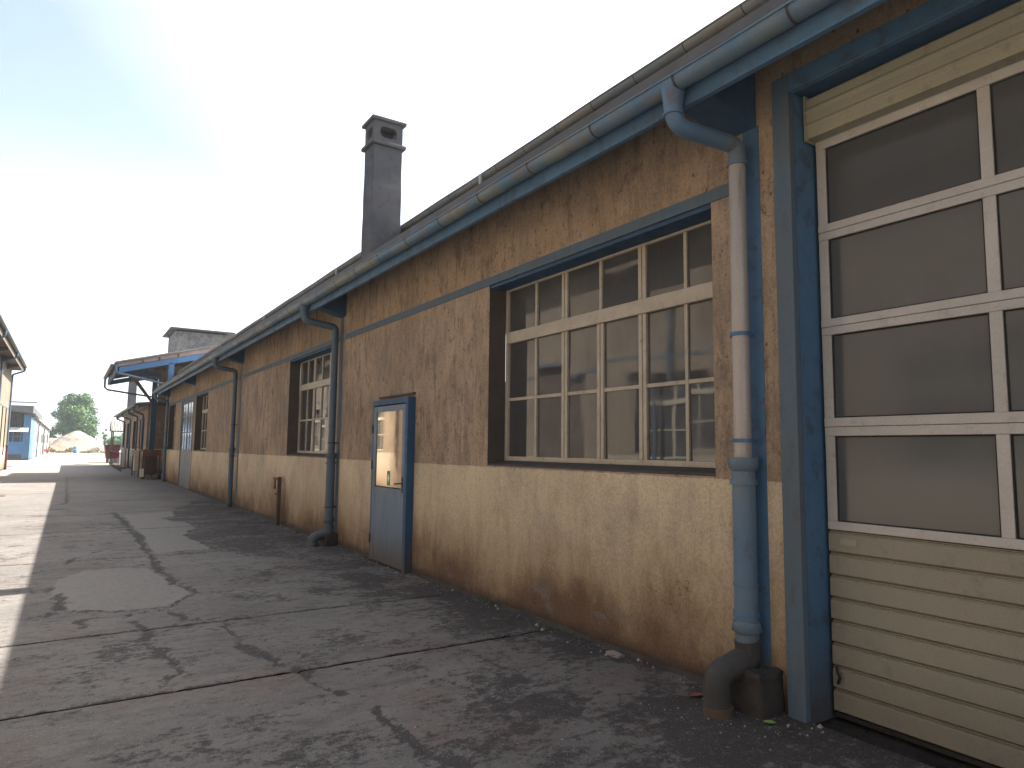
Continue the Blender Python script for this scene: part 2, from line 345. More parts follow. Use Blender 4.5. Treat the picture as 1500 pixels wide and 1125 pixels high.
def copy_part(o, parent, dx=(0, 0, 0)):
    c = o.copy(); C.objects.link(c); c.parent = parent; c.location = o.location+Vector(dx)
    for ch in list(o.children):
        d = ch.copy(); C.objects.link(d); d.parent = c
    return c

# ------------------------------------------------------------------ noise for the pavement wear
def fbm(x, y, sc, oct=5, seed=0, rough=.5):
    tot = np.zeros_like(x); amp = 1.; na = 0
    for k in range(oct):
        r = np.random.default_rng(seed*31+k); T = r.random((256, 256))
        u = x*sc+17.3*k; v = y*sc+9.1*k; iu = np.floor(u).astype(int); iv = np.floor(v).astype(int)
        fu = u-iu; fv = v-iv; fu = fu*fu*(3-2*fu); fv = fv*fv*(3-2*fv)
        g = lambda a, b: T[a % 256, b % 256]
        tot += amp*((g(iu, iv)*(1-fu)+g(iu+1, iv)*fu)*(1-fv)+(g(iu, iv+1)*(1-fu)+g(iu+1, iv+1)*fu)*fv)
        na += amp; amp *= rough; sc *= 2
    return tot/na-.5
def segdist(x, y, pts):
    d = np.full(x.shape, 1e9)
    for (a, b) in zip(pts[:-1], pts[1:]):
        ax, ay, bx, by = a[0], a[1], b[0], b[1]; L2 = (bx-ax)**2+(by-ay)**2+1e-12
        t = np.clip(((x-ax)*(bx-ax)+(y-ay)*(by-ay))/L2, 0, 1)
        d = np.minimum(d, np.hypot(x-ax-t*(bx-ax), y-ay-t*(by-ay)))
    return d
def inside(x, y, poly):
    r = np.zeros(x.shape, bool); n = len(poly)
    for i in range(n):
        x0, y0 = poly[i]; x1, y1 = poly[(i+1) % n]
        if y0 == y1: continue
        c = ((y0 > y) != (y1 > y)) & (x < (x1-x0)*(y-y0)/(y1-y0)+x0); r ^= c
    return r
# ================================================================== THE GROUND
XW, XO = 3.69, -3.1                     # face of the workshop wall, face of the opposite building
gnd = struct(B(-400, 400, -60, 900, -.6, -.05).build('ground', 'dirt'))
CR = [  # cracks and tar seams: (polyline, half width, strength)
 ([(1.246, 6.605), (1.241, 5.86), (1.288, 5.554), (1.361, 5.18), (1.431, 4.907), (1.48, 4.618), (1.562, 4.346)], .045, 1.3),
 ([(1.25, 5.75), (1.30, 5.40)], .10, 1.2),
 ([(1.658, 3.93), (1.647, 3.593), (1.655, 3.271), (1.708, 3.079), (1.76, 2.8)], .055, 1.3),
 ([(1.66, 3.35), (1.72, 3.05)], .11, 1.),
 ([(.0, 8.2), (.078, 7.764), (.383, 7.554), (.635, 7.47), (.929, 7.459), (1.084, 7.679), (1.184, 7.996), (1.21, 8.435)], .05, 1.3),
 ([(.95, 18.2), (1.011, 17.933), (1.074, 16.108), (1.078, 13.5), (1.105, 11.28), (1.077, 9.635), (1.106, 8.764), (1.241, 8.4)], .085, 1.4),
 ([(.117, 10.693), (.205, 11.283), (.445, 11.794)], .06, 1.1),
 ([(.56, 6.95), (.638, 6.621), (.673, 6.089), (.732, 5.727), (.726, 5.333), (.6, 5.016)], .05, 1.3),
 ([(.66, 6.3), (.72, 5.75)], .10, 1.1),
 ([(-.149, 7.655), (-.027, 7.733), (.067, 8.063), (.035, 8.584)], .09, 1.2),
 ([(.172, 6.998), (.208, 7.387), (.307, 7.387)], .08, 1.1),
 ([(.553, 7.243), (.661, 7.299), (.937, 7.324), (.975, 6.849), (1.246, 6.66)], .035, 1.1),
 ([(.094, 38.1), (.094, 21.8), (-.15, 21.2)], .05, 1.3),
 ([(-.6, 18.0), (1.05, 18.0)], .16, .9),
 ([(-.3, 10.3), (1.0, 10.2)], .02, 1.), ([(-3, 14.2), (-.2, 14.0), (.9, 14.1)], .03, .6),
 ([(2.0, 8.3), (2.6, 8.0), (3.1, 8.15)], .07, .7), ([(2.4, 9.6), (3.2, 9.2)], .08, .7), ([(1.9, 5.9), (2.3, 5.6)], .07, .6),
 ([(2.2, 4.3), (2.35, 3.9), (2.3, 3.5), (2.6, 3.3)], .06, .8), ([(2.5, 3.4), (3.0, 3.5)], .06, .6),
]
LT1 = [(.078, 7.827), (.386, 7.615), (.639, 7.531), (.936, 7.522), (1.077, 7.72), (1.171, 8.043), (1.195, 8.532), (1.05, 9.016), (.945, 9.934), (.628, 10.1), (.254, 10.1), (.009, 9.531), (-.043, 8.706)]
LT2 = [(1.159, 17.504), (2.197, 18.1), (2.08, 16.869), (1.772, 16.364), (2.128, 15.276), (2.17, 14.436), (1.781, 13.338), (1.905, 11.987), (1.915, 11.3), (1.172, 11.243)]
DARKP = [(2.197, 18.1), (2.08, 16.869), (1.772, 16.364), (2.128, 15.276), (2.17, 14.436), (1.781, 13.338), (1.905, 11.987), (1.915, 11.2), (2.6, 9.9), (3.2, 8.7), (3.72, 8.4), (3.72, 22), (3.0, 21)]
joints = [-6, -2.2, 1.35, 4.93, 6.66, 10.98, 14.6, 18.35, 22.3, 26.4, 31.0, 36.0, 42.0, 50.0, 60.0]
pav = struct(B(XO-.02, 4.2, -6, 60, -.045, -.022).build('pavement', 'joint_dirt'))
nx = 330
for k in range(len(joints)-1):
    ya, yb = joints[k], joints[k+1]; g = .009 if ya < 12 else .014
    ys = [ya+g]
    while ys[-1] < yb-g: ys.append(ys[-1]+(max(.022, .0042*ys[-1]) if ya > 0 else .12))
    ys[-1] = yb-g; ys = np.array(ys); n_ = nx if ya > 0 and ya < 20 else 110
    x1 = 3.70 if k > 1 else 3.95
    xs = np.linspace(XO, x1, n_)
    Xg, Yg = np.meshgrid(xs, ys)
    # ragged joint edges
    w0 = np.exp(-(Yg-ya)/.03); w1 = np.exp(-(yb-Yg)/.03)
    Yg = Yg+w0*np.abs(fbm(Xg, Xg*0, 6, 6, 3+k, .7))*.06-w1*np.abs(fbm(Xg, Xg*0, 6, 6, 9+k, .7))*.05
    wx = fbm(Xg, Yg, 2.6, 7, 1, .72)*.30; wy = fbm(Xg, Yg, 2.6, 7, 2, .72)*.42*(1+Yg*.05)
    Xd, Yd = Xg+wx, Yg+wy
    dark = np.zeros_like(Xg); dep = np.zeros_like(Xg)
    for pts, hw, st in CR:
        pa = np.array(pts)
        if pa[:, 1].min()-1.5 > yb or pa[:, 1].max()+1.5 < ya: continue
        sh = 1+Yg*.02
        d = segdist(Xd*1., Yd*1., pts)/sh
        wv = hw*.62*(1.+2.6*fbm(Xg, Yg, 3.1, 5, 5, .65))
        dark = np.maximum(dark, st*np.clip(1.35-d/np.maximum(wv, .008), 0, 1))
        dcrisp = segdist(Xg+wx*.35, Yg+wy*.35, pts)
        dep = np.maximum(dep, np.exp(-(dcrisp/.018)**2)*min(st, 1))
        dark = np.maximum(dark, 1.5*np.exp(-(dcrisp/(.007*sh))**2))
    dark = dark*np.clip(.72+1.5*fbm(Xg, Yg, 5.5, 4, 33, .65), .15, 1.25)
    big = fbm(Xg, Yg, .7, 5, 8); med = fbm(Xg, Yg, 2.0, 6, 12, .65)
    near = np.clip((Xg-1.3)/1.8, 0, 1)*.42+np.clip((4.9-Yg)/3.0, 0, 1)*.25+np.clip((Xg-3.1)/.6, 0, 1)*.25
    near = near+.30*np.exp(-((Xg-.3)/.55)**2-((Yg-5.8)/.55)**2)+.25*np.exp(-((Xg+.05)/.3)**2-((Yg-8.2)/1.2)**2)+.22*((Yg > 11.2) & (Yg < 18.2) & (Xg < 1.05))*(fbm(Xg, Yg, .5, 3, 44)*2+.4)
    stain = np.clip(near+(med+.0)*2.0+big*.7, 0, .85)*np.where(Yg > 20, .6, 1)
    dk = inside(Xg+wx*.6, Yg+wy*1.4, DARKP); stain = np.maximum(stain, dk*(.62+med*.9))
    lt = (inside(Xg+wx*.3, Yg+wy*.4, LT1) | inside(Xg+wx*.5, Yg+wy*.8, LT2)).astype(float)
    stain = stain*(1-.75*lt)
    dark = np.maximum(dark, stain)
    edge = np.minimum(Yg-ya, yb-Yg); dark = np.maximum(dark, np.exp(-(edge/.035)**2)*(.75+1.2*fbm(Xg, Yg, 4, 4, 71)))
    Zg = -.012*dep-.010*np.exp(-(edge/.02)**2)+fbm(Xg, Yg, 1.1, 3, 4)*.010+fbm(Xg, Yg, 14, 3, 6)*.0035
    me = bpy.data.meshes.new('slab'); nr, nc = Xg.shape
    co = np.stack([Xg, Yg, Zg], -1).reshape(-1, 3)
    idx = np.arange(nr*nc).reshape(nr, nc)
    q = np.stack([idx[:-1, :-1], idx[:-1, 1:], idx[1:, 1:], idx[1:, :-1]], -1).reshape(-1, 4)
    me.vertices.add(len(co)); me.vertices.foreach_set('co', co.ravel())
    me.loops.add(q.size); me.loops.foreach_set('vertex_index', q.ravel().astype(np.int32))
    me.polygons.add(len(q)); me.polygons.foreach_set('loop_start', (np.arange(len(q))*4).astype(np.int32))
    me.polygons.foreach_set('use_smooth', np.ones(len(q), bool)); me.update(); me.validate()
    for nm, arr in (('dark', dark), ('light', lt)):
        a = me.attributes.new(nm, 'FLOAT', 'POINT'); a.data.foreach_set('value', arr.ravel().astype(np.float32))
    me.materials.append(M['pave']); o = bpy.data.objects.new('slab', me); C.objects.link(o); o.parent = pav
yard = struct(B(-30, 60, 60.02, 158, -.04, -.006).build('yard', 'dirt'))

# ================================================================== WALL BUILDER
def wall_face(mb, xf, y0, y1, z0, z1, holes, depth, sgn=1, back=.3):
    """front face at x=xf with rectangular holes (ya,yb,za,zb); reveals go sgn*depth inward; returns"""
    ys = sorted({y0, y1, *[h for q in holes for h in q[:2]]}); zs = sorted({z0, z1, *[h for q in holes for h in q[2:4]]})
    for i in range(len(ys)-1):
        for j in range(len(zs)-1):
            cy, cz = (ys[i]+ys[i+1])/2, (zs[j]+zs[j+1])/2
            if any(h[0] < cy < h[1] and h[2] < cz < h[3] for h in holes): continue
            mb.add([(xf, ys[i], zs[j]), (xf, ys[i+1], zs[j]), (xf, ys[i+1], zs[j+1]), (xf, ys[i], zs[j+1])], [(0, 1, 2, 3)])
    return mb
def wall_obj(name, mat, parent, xf, y0, y1, z0, z1, holes, depth, sgn=1, revmat='reveal'):
    w = wall_face(MB(), xf, y0, y1, z0, z1, holes, depth, sgn).build(name, mat, parent)
    if revmat:
        for (a, b, c, d) in holes:
            r = MB(); xi = xf+sgn*depth
            r.add([(xf, a, c), (xi, a, c), (xi, a, d), (xf, a, d)], [(0, 1, 2, 3)]); r.add([(xf, b, c), (xi, b, c), (xi, b, d), (xf, b, d)], [(0, 1, 2, 3)])
            r.add([(xf, a, c), (xi, a, c), (xi, b, c), (xf, b, c)], [(0, 1, 2, 3)]); r.add([(xf, a, d), (xi, a, d), (xi, b, d), (xf, b, d)], [(0, 1, 2, 3)])
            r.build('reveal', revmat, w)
    return w

def window(parent, x, y0, y1, z0, z1, sgn=1, transom=None, lower=2, doubles=(), singles=(), lowdoubles=(), gl='glass', fr='white', sill=True, label=None, sillx=None):
    """frame plane at x (outer side), panes a little behind"""
    ft = .045; d = .05*sgn; f = MB()
    f.box(x, x+d, y0, y0+ft, z0, z1); f.box(x, x+d, y1-ft, y1, z0, z1); f.box(x+.002*sgn, x+d, y0+ft, y1-ft, z0, z0+ft); f.box(x+.002*sgn, x+d, y0+ft, y1-ft, z1-ft, z1)
    tr = transom
    if tr: f.box(x-.012*sgn, x+d, y0+ft-.02, y1-ft+.02, tr[0], tr[1])
    w = f.build('window', fr, parent, bevel=.004, label=label)
    zlo = (z0+ft, tr[0] if tr else z1-ft); bands = [(zlo, 'lo')]+([((tr[1], z1-ft), 'hi')] if tr else [])
    for (za, zb), kind in bands:
        dbl = set(doubles) | (set(lowdoubles) if kind == 'lo' else set()); sg = [s for s in list(singles)+([q for q in lowdoubles] if kind == 'hi' else []) if s not in dbl]
        ed = [y0+ft]; bars = MB()
        for c in sorted(list(dbl)+sg):
            h = .043 if c in dbl else .016
            if c in dbl:
                bars.box(x+.006*sgn, x+d*.9, c-h, c-.004, za, zb); bars.box(x+.004*sgn, x+d*.9, c+.004, c+h, za, zb)
            else: bars.box(x+.010*sgn, x+d*.8, c-h, c+h, za, zb)
            ed += [c-h, c+h]
        ed.append(y1-ft)
        rows = [za, zb]
        if kind == 'lo' and lower > 1:
            st = (zb-za)/lower; rr = [za]
            for k in range(1, lower):
                zc = za+st*k; rows.insert(-1, zc)
        for i in range(0, len(ed), 2):
            zr = []
            for k in range(len(rows)-1):
                lo = rows[k]+(.016 if k else 0); hi = rows[k+1]-(.016 if k < len(rows)-2 else 0); zr.append((lo, hi))
                if k: bars.box(x+.012*sgn, x+d*.8, ed[i], ed[i+1], rows[k]-.016, rows[k]+.016)
            for lo, hi in zr:
                pane_mb(x+.028*sgn, x+.034*sgn, ed[i]+.001, ed[i+1]-.001, lo, hi).build('pane', gl, w)
        bars.each('glazing_bar', fr, w, bevel=.003)
    if sill:
        sx = sillx if sillx is not None else x-.25*sgn
        MB().prism([(sx, z0-.055), (x+.05*sgn, z0-.055), (x+.05*sgn, z0-.001), (x, z0-.001), (sx, z0-.03)], 'y', y0-.0, y1+.0).build('sill', 'sill', w, bevel=.006)
    return w

def downpipe(parent, y, label, xo, zo, xw, ztop, zsplit, zbot, r1, r2, sgn, m1, m2, m3, bands=(), foot='none'):
    """swan neck from the gutter outlet (xo,zo) back to the wall line xw, pipe down"""
    def arc(pts, n=6):
        out = [Vector(pts[0])]
        for i in range(1, len(pts)-1):
            a, b, c = map(Vector, pts[i-1:i+2]); la = min(.11, (b-a).length*.45, (c-b).length*.45)
            p0 = b+(a-b).normalized()*la; p1 = b+(c-b).normalized()*la
            for k in range(n+1):
                t = k/n; out.append(p0*(1-t)**2+b*2*t*(1-t)+p1*t*t)
        out.append(Vector(pts[-1])); return out
    yo = y+.065 if sgn > 0 else y
    neck = arc([(xo, yo, zo), (xo, yo, zo-.25), (xw, y, ztop+.14), (xw, y, ztop)])
    p = MB().tube(neck, [r1*1.35, r1*1.05]+[r1]*(len(neck)-2)).build('downpipe', m1, parent, label=label)
    MB().tube([(xw, y, ztop+.012), (xw, y, zsplit)], r1*.96, 18).build('pipe_run', m2, p)
    MB().tube([(xw, y, zsplit+.02), (xw, y, zbot)], r2, 18).build('pipe_foot', m3, p)
    cl = MB()
    cl.tube([(xw, y, zsplit+.055), (xw, y, zsplit-.01), (xw, y, zsplit-.03)], [r2*1.28, r2*1.28, r2*1.05], 18)
    cl.tube([(xw, y, zsplit-.085), (xw, y, zsplit-.115)], r2*1.2, 18)
    cl.tube([(xw, y, zbot+.36), (xw, y, zbot+.345)], r2*1.08, 18)
    cl.tube([(xw, y, zbot+.13), (xw, y, zbot+.075), (xw, y, zbot+.06)], [r2*1.12, r2*1.28, r2*1.02], 18)
    cl.each('pipe_collar', m3, p)
    st = MB()
    for z in bands:
        rr = (r1 if z > zsplit else r2)
        st.tube([(xw, y, z+.012), (xw, y, z-.012)], rr*1.12, 16); st.box(xw, xw+(XW-xw if sgn > 0 else XO-xw), y-.02, y-.014, z-.01, z+.01)
        st.box(xw+.0, xw+.01, y+rr, y+rr+.03, z-.014, z+.014)
    if bands: st.each('pipe_clip', 'joint' if m1 != 'pipe' else 'blue', p)
    sm = MB()
    for t in (neck[2], neck[-3]): pass
    sm.tube([(xo, yo, zo-.17), (xo, yo, zo-.185)], r1*1.15, 16); sm.tube([(xw, y, ztop+.03), (xw, y, ztop-.0)], r1*1.12, 16)
    sm.each('pipe_seam', m1, p)
    return p

# ================================================================== THE WORKSHOP ON THE RIGHT
wb = thing('workshop_building', (XW, 0, 0), 'long low workshop with brown over cream render and blue gutters beside the shaded street', 'building')
YS, YE = -7.0, 33.7; ZT = 4.085
G0, G1, GZ = -1.45, 2.50, 3.80
holes = [(3.15, 6.15, 1.38, 3.29), (11.1, 13.95, 1.38, 3.29), (23.5, 25.9, 1.38, 3.29), (31.2, 33.35, 1.38, 3.29)]
doorh = (26.6, 29.4, .0, 3.28)
wall = wall_obj('wall', 'wall', wb, XW, 2.62, YE, -.05, ZT, holes+[doorh], .21)
wall_face(MB(), XW, G0-.12, 2.62, 3.92, ZT, [], .2).build('wall', 'wall', wb)
wall_face(MB(), XW, YS, G0-.12, -.05, ZT, [], .2).build('wall', 'wall', wb)
MB().box(XW+.02, 14, YE-.2, YE, 0, ZT).box(XW+.02, 14, YS, YS+.2, 0, ZT).box(13.8, 14, YS+.2, YE-.2, 0, ZT).each('wall', 'wall', wb)
# windows
window(wb, 3.90, 3.15, 6.15, 1.43, 3.285, 1, (2.67, 2.79), 2, (4.07, 5.12), (3.60, 5.60), (4.60,), label='wide many-paned window nearest the garage door', sillx=3.70)
window(wb, 3.90, 11.1, 13.95, 1.43, 3.285, 1, (2.67, 2.79), 2, (12.05, 13.0), (11.55, 12.55, 13.45), (), sillx=3.70, label='rusty barred window behind the second downpipe')
window(wb, 3.90, 23.5, 25.9, 1.43, 3.285, 1, (2.67, 2.79), 2, (24.7,), (24.1, 25.3), (), sillx=3.70, label='small far window right of the tall double door')
window(wb, 3.90, 31.2, 33.35, 1.43, 3.285, 1, (2.67, 2.79), 2, (32.3,), (31.75, 32.8), (), sillx=3.70, label='last window at the far end of the wall')
for (a, b, c, d) in holes:
    B(XW+.012, XW+.205, a+.001, b-.001, 3.255, 3.287).build('lintel_soffit', 'blue_dark', wb)
# ring beam band painted blue, running over the windows
for a, b in ((2.873, 10.66), (10.92, 18.36), (18.62, 33.68)):
    B(XW-.012, XW+.05, a, b, 3.288, 3.375).build('lintel_band', 'blue_band', wb)
# columns flush with the wall
for y0, y1, mt in ((2.64, 2.80, 'blue'), (10.66, 10.92, 'blue_band'), (18.36, 18.62, 'blue_band'), (26.2, 26.42, 'blue_band')):
    if mt == 'blue': B(XW-.006, XW+.1, 2.745, 2.87, .12, 3.69).build('column', mt, wb)
    else: B(XW-.006, XW+.1, y0+.12, y1, .10, 3.69).build('column', mt, wb)
for y in (2.76, 10.68, 18.38, 26.2, 33.35):
    MB().prism([(3.185, 3.95), (XW, 4.08), (XW, 3.68), (3.185, 3.80)], 'y', y, y+.26).build('eave_bracket', 'blue_dark', wb, bevel=.006)
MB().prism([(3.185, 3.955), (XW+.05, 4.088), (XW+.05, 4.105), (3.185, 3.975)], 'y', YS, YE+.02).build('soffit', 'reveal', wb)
B(3.140, 3.183, YS, YE+.05, 3.715, 3.945).build('fascia', 'blue', wb, bevel=.005)
MB().prism([(3.095, 4.022), (4.12, 4.30), (4.12, 4.20), (3.19, 4.005), (3.14, 3.95), (3.095, 3.955)], 'y', YS, YE+.1).build('roof_edge', 'flash', wb)
B(4.10, 4.16, YS, YE, 4.31, 4.76).build('upstand', 'flash', wb)
MB().prism([(4.04, 4.83), (14.1, 6.1), (14.1, 6.0), (4.04, 4.77)], 'y', YS-.1, YE+.1).build('roof', 'roof', wb)
GX, GZc, GR = 3.065, 3.863, .070
gu = MB().halfgutter(GX, GZc, GR, YS, YE, wob=.003, step=.2).build('gutter', 'gutter', wb, label='pale blue half round gutter with rusty joints')
for i, y in enumerate(np.arange(2.04, YE, .8)):
    jb = MB(); n = 12
    vs = []
    for yy in (y-.009, y+.009):
        for j in range(n+1):
            w_ = math.pi+math.pi*j/n; vs.append((GX+(GR+.004)*math.cos(w_), yy, GZc+(GR+.004)*math.sin(w_)+.003*math.sin(yy*1.7)+.0018*math.sin(yy*4.1+1)))
    jb.add(vs, [(j, j+1, j+n+2, j+n+1) for j in range(n)], True)
    jb.box(GX-GR-.006, GX-GR+.004, y-.012, y+.012, GZc-.01, GZc+.015)
    jb.build('gutter_joint', 'joint', gu)
ug = MB().halfgutter(3.98, 4.793, .056, YS, YE, wob=.003, step=.2).build('gutter', 'gutter_old', wb, label='upper grey gutter set back on the roof edge')
for y in np.arange(1.9, YE, .57):
    jb = MB(); vs = []; n = 10
    for yy in (y-.006, y+.006):
        for j in range(n+1):
            w_ = math.pi+math.pi*j/n; vs.append((3.98+.059*math.cos(w_), yy, 4.793+.059*math.sin(w_)))
    jb.add(vs, [(j, j+1, j+n+2, j+n+1) for j in range(n)], True); jb.build('gutter_joint', 'joint', ug)
for y in (6.75, 11.9, 17.3, 23.0): MB().tube([(3.90, y, 4.775), (3.90, y, 4.50)], .02, 10).build('drain_stub', 'zinc', ug)
# downpipes
downpipe(wb, 2.84, 'near downpipe with bare zinc middle and blue cast foot', GX+.005, 3.83, 3.585, 3.42, 1.46, .38, .056, .072, 1, 'pipe', 'zinc', 'pipe', bands=(2.3, 1.62, .55))
downpipe(wb, 10.84, 'second downpipe, blue, beside the barred window', GX+.005, 3.83, 3.575, 3.36, 1.40, .30, .056, .070, 1, 'pipe_far', 'pipe_far', 'pipe_far', bands=(1.62, .6))
downpipe(wb, 18.75, 'third downpipe running straight into the ground', GX+.005, 3.83, 3.575, 3.36, 1.45, -.02, .056, .062, 1, 'pipe_far', 'pipe_far', 'pipe_far', bands=(2.1, 1.3))
downpipe(wb, 33.0, 'last downpipe at the far corner of the workshop', GX+.005, 3.83, 3.575, 3.30, 1.45, -.02, .058, .062, 1, 'pipe_far', 'pipe_far', 'pipe_far', bands=(2.1,))
def elbow(y, x0, z0, r, mat, dx, dy):
    pts = []
    for k in range(11):
        t = math.pi/2*k/10; pts.append((x0-dx*(1-math.cos(t)), y-dy*(1-math.cos(t)), z0-.0-(z0+.0)*math.sin(t)*.0-.16*math.sin(t)*0-.0))
    # swings out from the wall and turns down into the ground
    P0 = Vector((x0, y, z0)); P1 = Vector((x0, y, z0-.10)); P2 = Vector((x0-dx*.45, y-dy*.45, z0-.14)); P3 = Vector((x0-dx, y-dy, z0-.20)); P4 = Vector((x0-dx, y-dy, -.02))
    ctrl = [P0, P1, P2, P3, P4]; out = []
    for k in range(len(ctrl)-1):
        a = ctrl[max(k-1, 0)]; b = ctrl[k]; c = ctrl[k+1]; d = ctrl[min(k+2, len(ctrl)-1)]
        for s_ in range(5):
            t = s_/5; out.append(.5*((2*b)+(c-a)*t+(2*a-5*b+4*c-d)*t*t+(3*b-a-3*c+d)*t**3))
    out.append(P4)
    e = MB().tube(out, r, 18).build('drain_elbow', mat, wb)
    MB().tube([out[-1]+Vector((0, 0, .07)), out[-1]+Vector((0, 0, .03)), out[-1]+Vector((0, 0, 0))], r*1.15, 18).build('pipe_collar', 'brown' if mat == 'iron' else mat, e)
elbow(2.84, 3.585, .40, .078, 'iron', .25, -.02)
elbow(10.84, 3.575, .32, .074, 'pipe_far', .24, .0)
def rough_block(parent, x0, x1, y0, y1, z0, z1, mat, name='plinth_block', amp=.012):
    bm = bmesh.new(); bmesh.ops.create_cube(bm, size=1); bmesh.ops.subdivide_edges(bm, edges=bm.edges, cuts=6, use_grid_fill=True)
    r = random.Random(x0*10+y0)
    for v in bm.verts:
        c = v.co; k = 1-.10*max(0, abs(c.x)+abs(c.y)+abs(c.z)-1.15)
        v.co = Vector(((x0+x1)/2+c.x*(x1-x0)*k+r.uniform(-amp, amp), (y0+y1)/2+c.y*(y1-y0)*k+r.uniform(-amp, amp), (z0+z1)/2+c.z*(z1-z0)*k+r.uniform(-amp, amp)))
    mb = MB(); mb.add([v.co for v in bm.verts], [[v.index for v in f.verts] for f in bm.faces], True); bm.free()
    return mb.build(name, mat, parent)
rough_block(wb, 3.47, 3.70, 2.665, 2.93, -.04, .25, 'concrete_dark')
rough_block(wb, 3.50, 3.71, 10.72, 11.12, -.04, .20, 'concrete_dark')
# low worn plinth line where wall meets ground
mb = MB(); ys = np.arange(2.9, 33.6, .06); vs = []
for i, y in enumerate(ys):
    o_ = .012+.022*abs(float(fbm(np.array([y]), np.array([.3]), 3.1, 4, 2)[0]))*2; h = .028+.05*abs(float(fbm(np.array([y]), np.array([4.3]), 1.7, 4, 5)[0]))
    vs += [(XW-o_-.02, y, -.006), (XW-o_, y, h*.7), (XW+.002, y, h)]
fs = []
for i in range(len(ys)-1):
    if 7.9 < ys[i] < 9.2 or 26.5 < ys[i] < 29.45: continue
    for j in (0, 1): a = i*3+j; fs.append((a, a+3, a+4, a+1))
mb.add(vs, fs, True); mb.build('wall_foot', 'concrete_dark', wb)

# ---- garage bay: blue frame, roller casing, sectional door
fr = MB(); fr.box(XW-.03, XW+.02, 2.50, 2.62, -.03, 3.92).box(XW+.0201, 3.95, 2.505, 2.62, -.03, 3.92)
fr.box(XW-.03, XW+.02, G0-.12, G0, -.03, 3.92)
fr.each('garage_frame', 'blue_band', wb, bevel=.004)
B(XW+.0205, 3.95, 2.4985, 2.5045, -.02, 3.80).build('garage_reveal', 'blue', wb)
B(XW-.03, XW+.02, G0+.001, 2.499, 3.80, 3.92).build('garage_lintel', 'blue', wb, bevel=.004)
B(XW+.0205, 4.0, G0+.001, 2.4975, 3.803, 3.90).build('garage_lintel', 'blue_dark', wb)
gd = B(3.935, 3.98, G0, 2.495, .0, 3.82).build('garage_door', 'rubber', wb, label='sectional garage door with dark panes over beige slats')
cs = MB(); 
cs.prism([(3.80, 3.515), (3.935, 3.515), (3.935, 3.80), (3.84, 3.80), (3.80, 3.77), (3.80, 3.715), (3.787, 3.70), (3.787, 3.69), (3.80, 3.675), (3.80, 3.615), (3.785, 3.60), (3.785, 3.59), (3.80, 3.575)], 'y', G0+.01, 2.475)
cs.build('roller_casing', 'casing', gd, bevel=.003)
B(3.795, 3.93, 2.476, 2.487, 3.505, 3.802).build('casing_end', 'casing', gd)
zb = [(1.09, 1.14), (1.65, 1.76), (2.27, 2.37), (2.87, 2.97), (3.46, 3.54)]
muls = [(2.415, 2.475)]
y = 1.555
while y > G0+.2: muls.append((y-.06, y)); y -= .955
muls.append((G0+.01, G0+.07))
for za, zc in zb:
    zm = (za+zc)/2
    if zc-za > .09:
        B(3.893, 3.934, G0+.01, 2.475, za, zm-.001).build('door_rail', 'alu', gd, bevel=.004); B(3.890, 3.934, G0+.01, 2.475, zm+.001, zc).build('door_rail', 'alu', gd, bevel=.004)
    else: B(3.892, 3.934, G0+.01, 2.475, za, zc).build('door_rail', 'alu', gd, bevel=.004)
for i in range(len(zb)-1):
    za, zc = zb[i][1], zb[i+1][0]
    for a, b in muls: B(3.896, 3.934, a, b, za, zc).build('door_mullion', 'alu', gd, bevel=.003)
    for k in range(len(muls)-1):
        ya, yb = muls[k+1][1], muls[k][0]
        pane_mb(3.912, 3.918, ya+.008, yb-.008, za+.008, zc-.008).build('pane', 'glass_door', gd)
        g = MB().box(3.905, 3.925, ya, ya+.008, za, zc).box(3.905, 3.925, yb-.008, yb, za, zc).box(3.906, 3.925, ya+.008, yb-.008, za, za+.008).box(3.906, 3.925, ya+.008, yb-.008, zc-.008, zc)
        g.build('pane_gasket', 'rubber', gd)
zs = np.linspace(.03, 1.085, 9)
for k in range(8):
    a, b = zs[k], zs[k+1]
    MB().prism([(3.934, a+.001), (3.934, b-.001), (3.915, b-.002), (3.915, b-.008), (3.903, b-.010), (3.906, b-.017), (3.898, b-.022), (3.898, a+.012), (3.903, a+.008), (3.915, a+.006), (3.915, a+.002)], 'y', G0+.01, 2.475).build('door_slat', 'slat', gd)
B(3.90, 3.93, G0+.01, 2.475, .006, .028).build('bottom_seal', 'rubber', gd)
B(3.893, 3.897, 2.30, 2.40, 1.005, 1.04).build('door_plate', 'casing', gd)
MB().tube([(3.88, 2.44, .30), (3.87, 2.43, .27), (3.87, 2.415, .24), (3.875, 2.43, .21), (3.89, 2.44, .20)], .008, 8).build('door_handle', 'rubber', gd)
struct(B(3.96, 4.6, -3, 2.6, -.02, .0).build('threshold', 'concrete_dark'))

# ---- blue steel door with a glass pane
ds = MB(); x0, x1 = 3.585, 3.69
ds.box(x0, x1, 7.94, 8.02, .0, 2.20).box(x0+.03, x1, 9.14, 9.20, .0, 2.20).box(x0+.002, x1, 8.02, 9.14, 2.13, 2.20)
dr = ds.build('door', 'blue_dark', wb, bevel=.004, label='blue steel door with a tall glass pane and first aid sticker')
B(3.62, 3.69, 8.02, 9.14, .0, 2.13).build('door_leaf_core', 'rubber', dr)
lf = MB(); xa, xb = 3.595, 3.619
lf.box(xa, xb, 8.04, 8.125, .03, 2.115).box(xa, xb, 9.00, 9.10, .03, 2.115).box(xa+.001, xb, 8.125, 9.00, 2.04, 2.115).box(xa+.001, xb, 8.125, 9.00, .03, 1.02)
lf.build('door_leaf', 'doorblue', dr, bevel=.003)
B(3.606, 3.612, 8.125, 9.00, 1.02, 2.04).build('pane', 'glass_mirror', dr)
B(3.60, 3.606, 8.125, 9.0, 1.018, 1.035).build('pane_bead', 'rubber', dr)
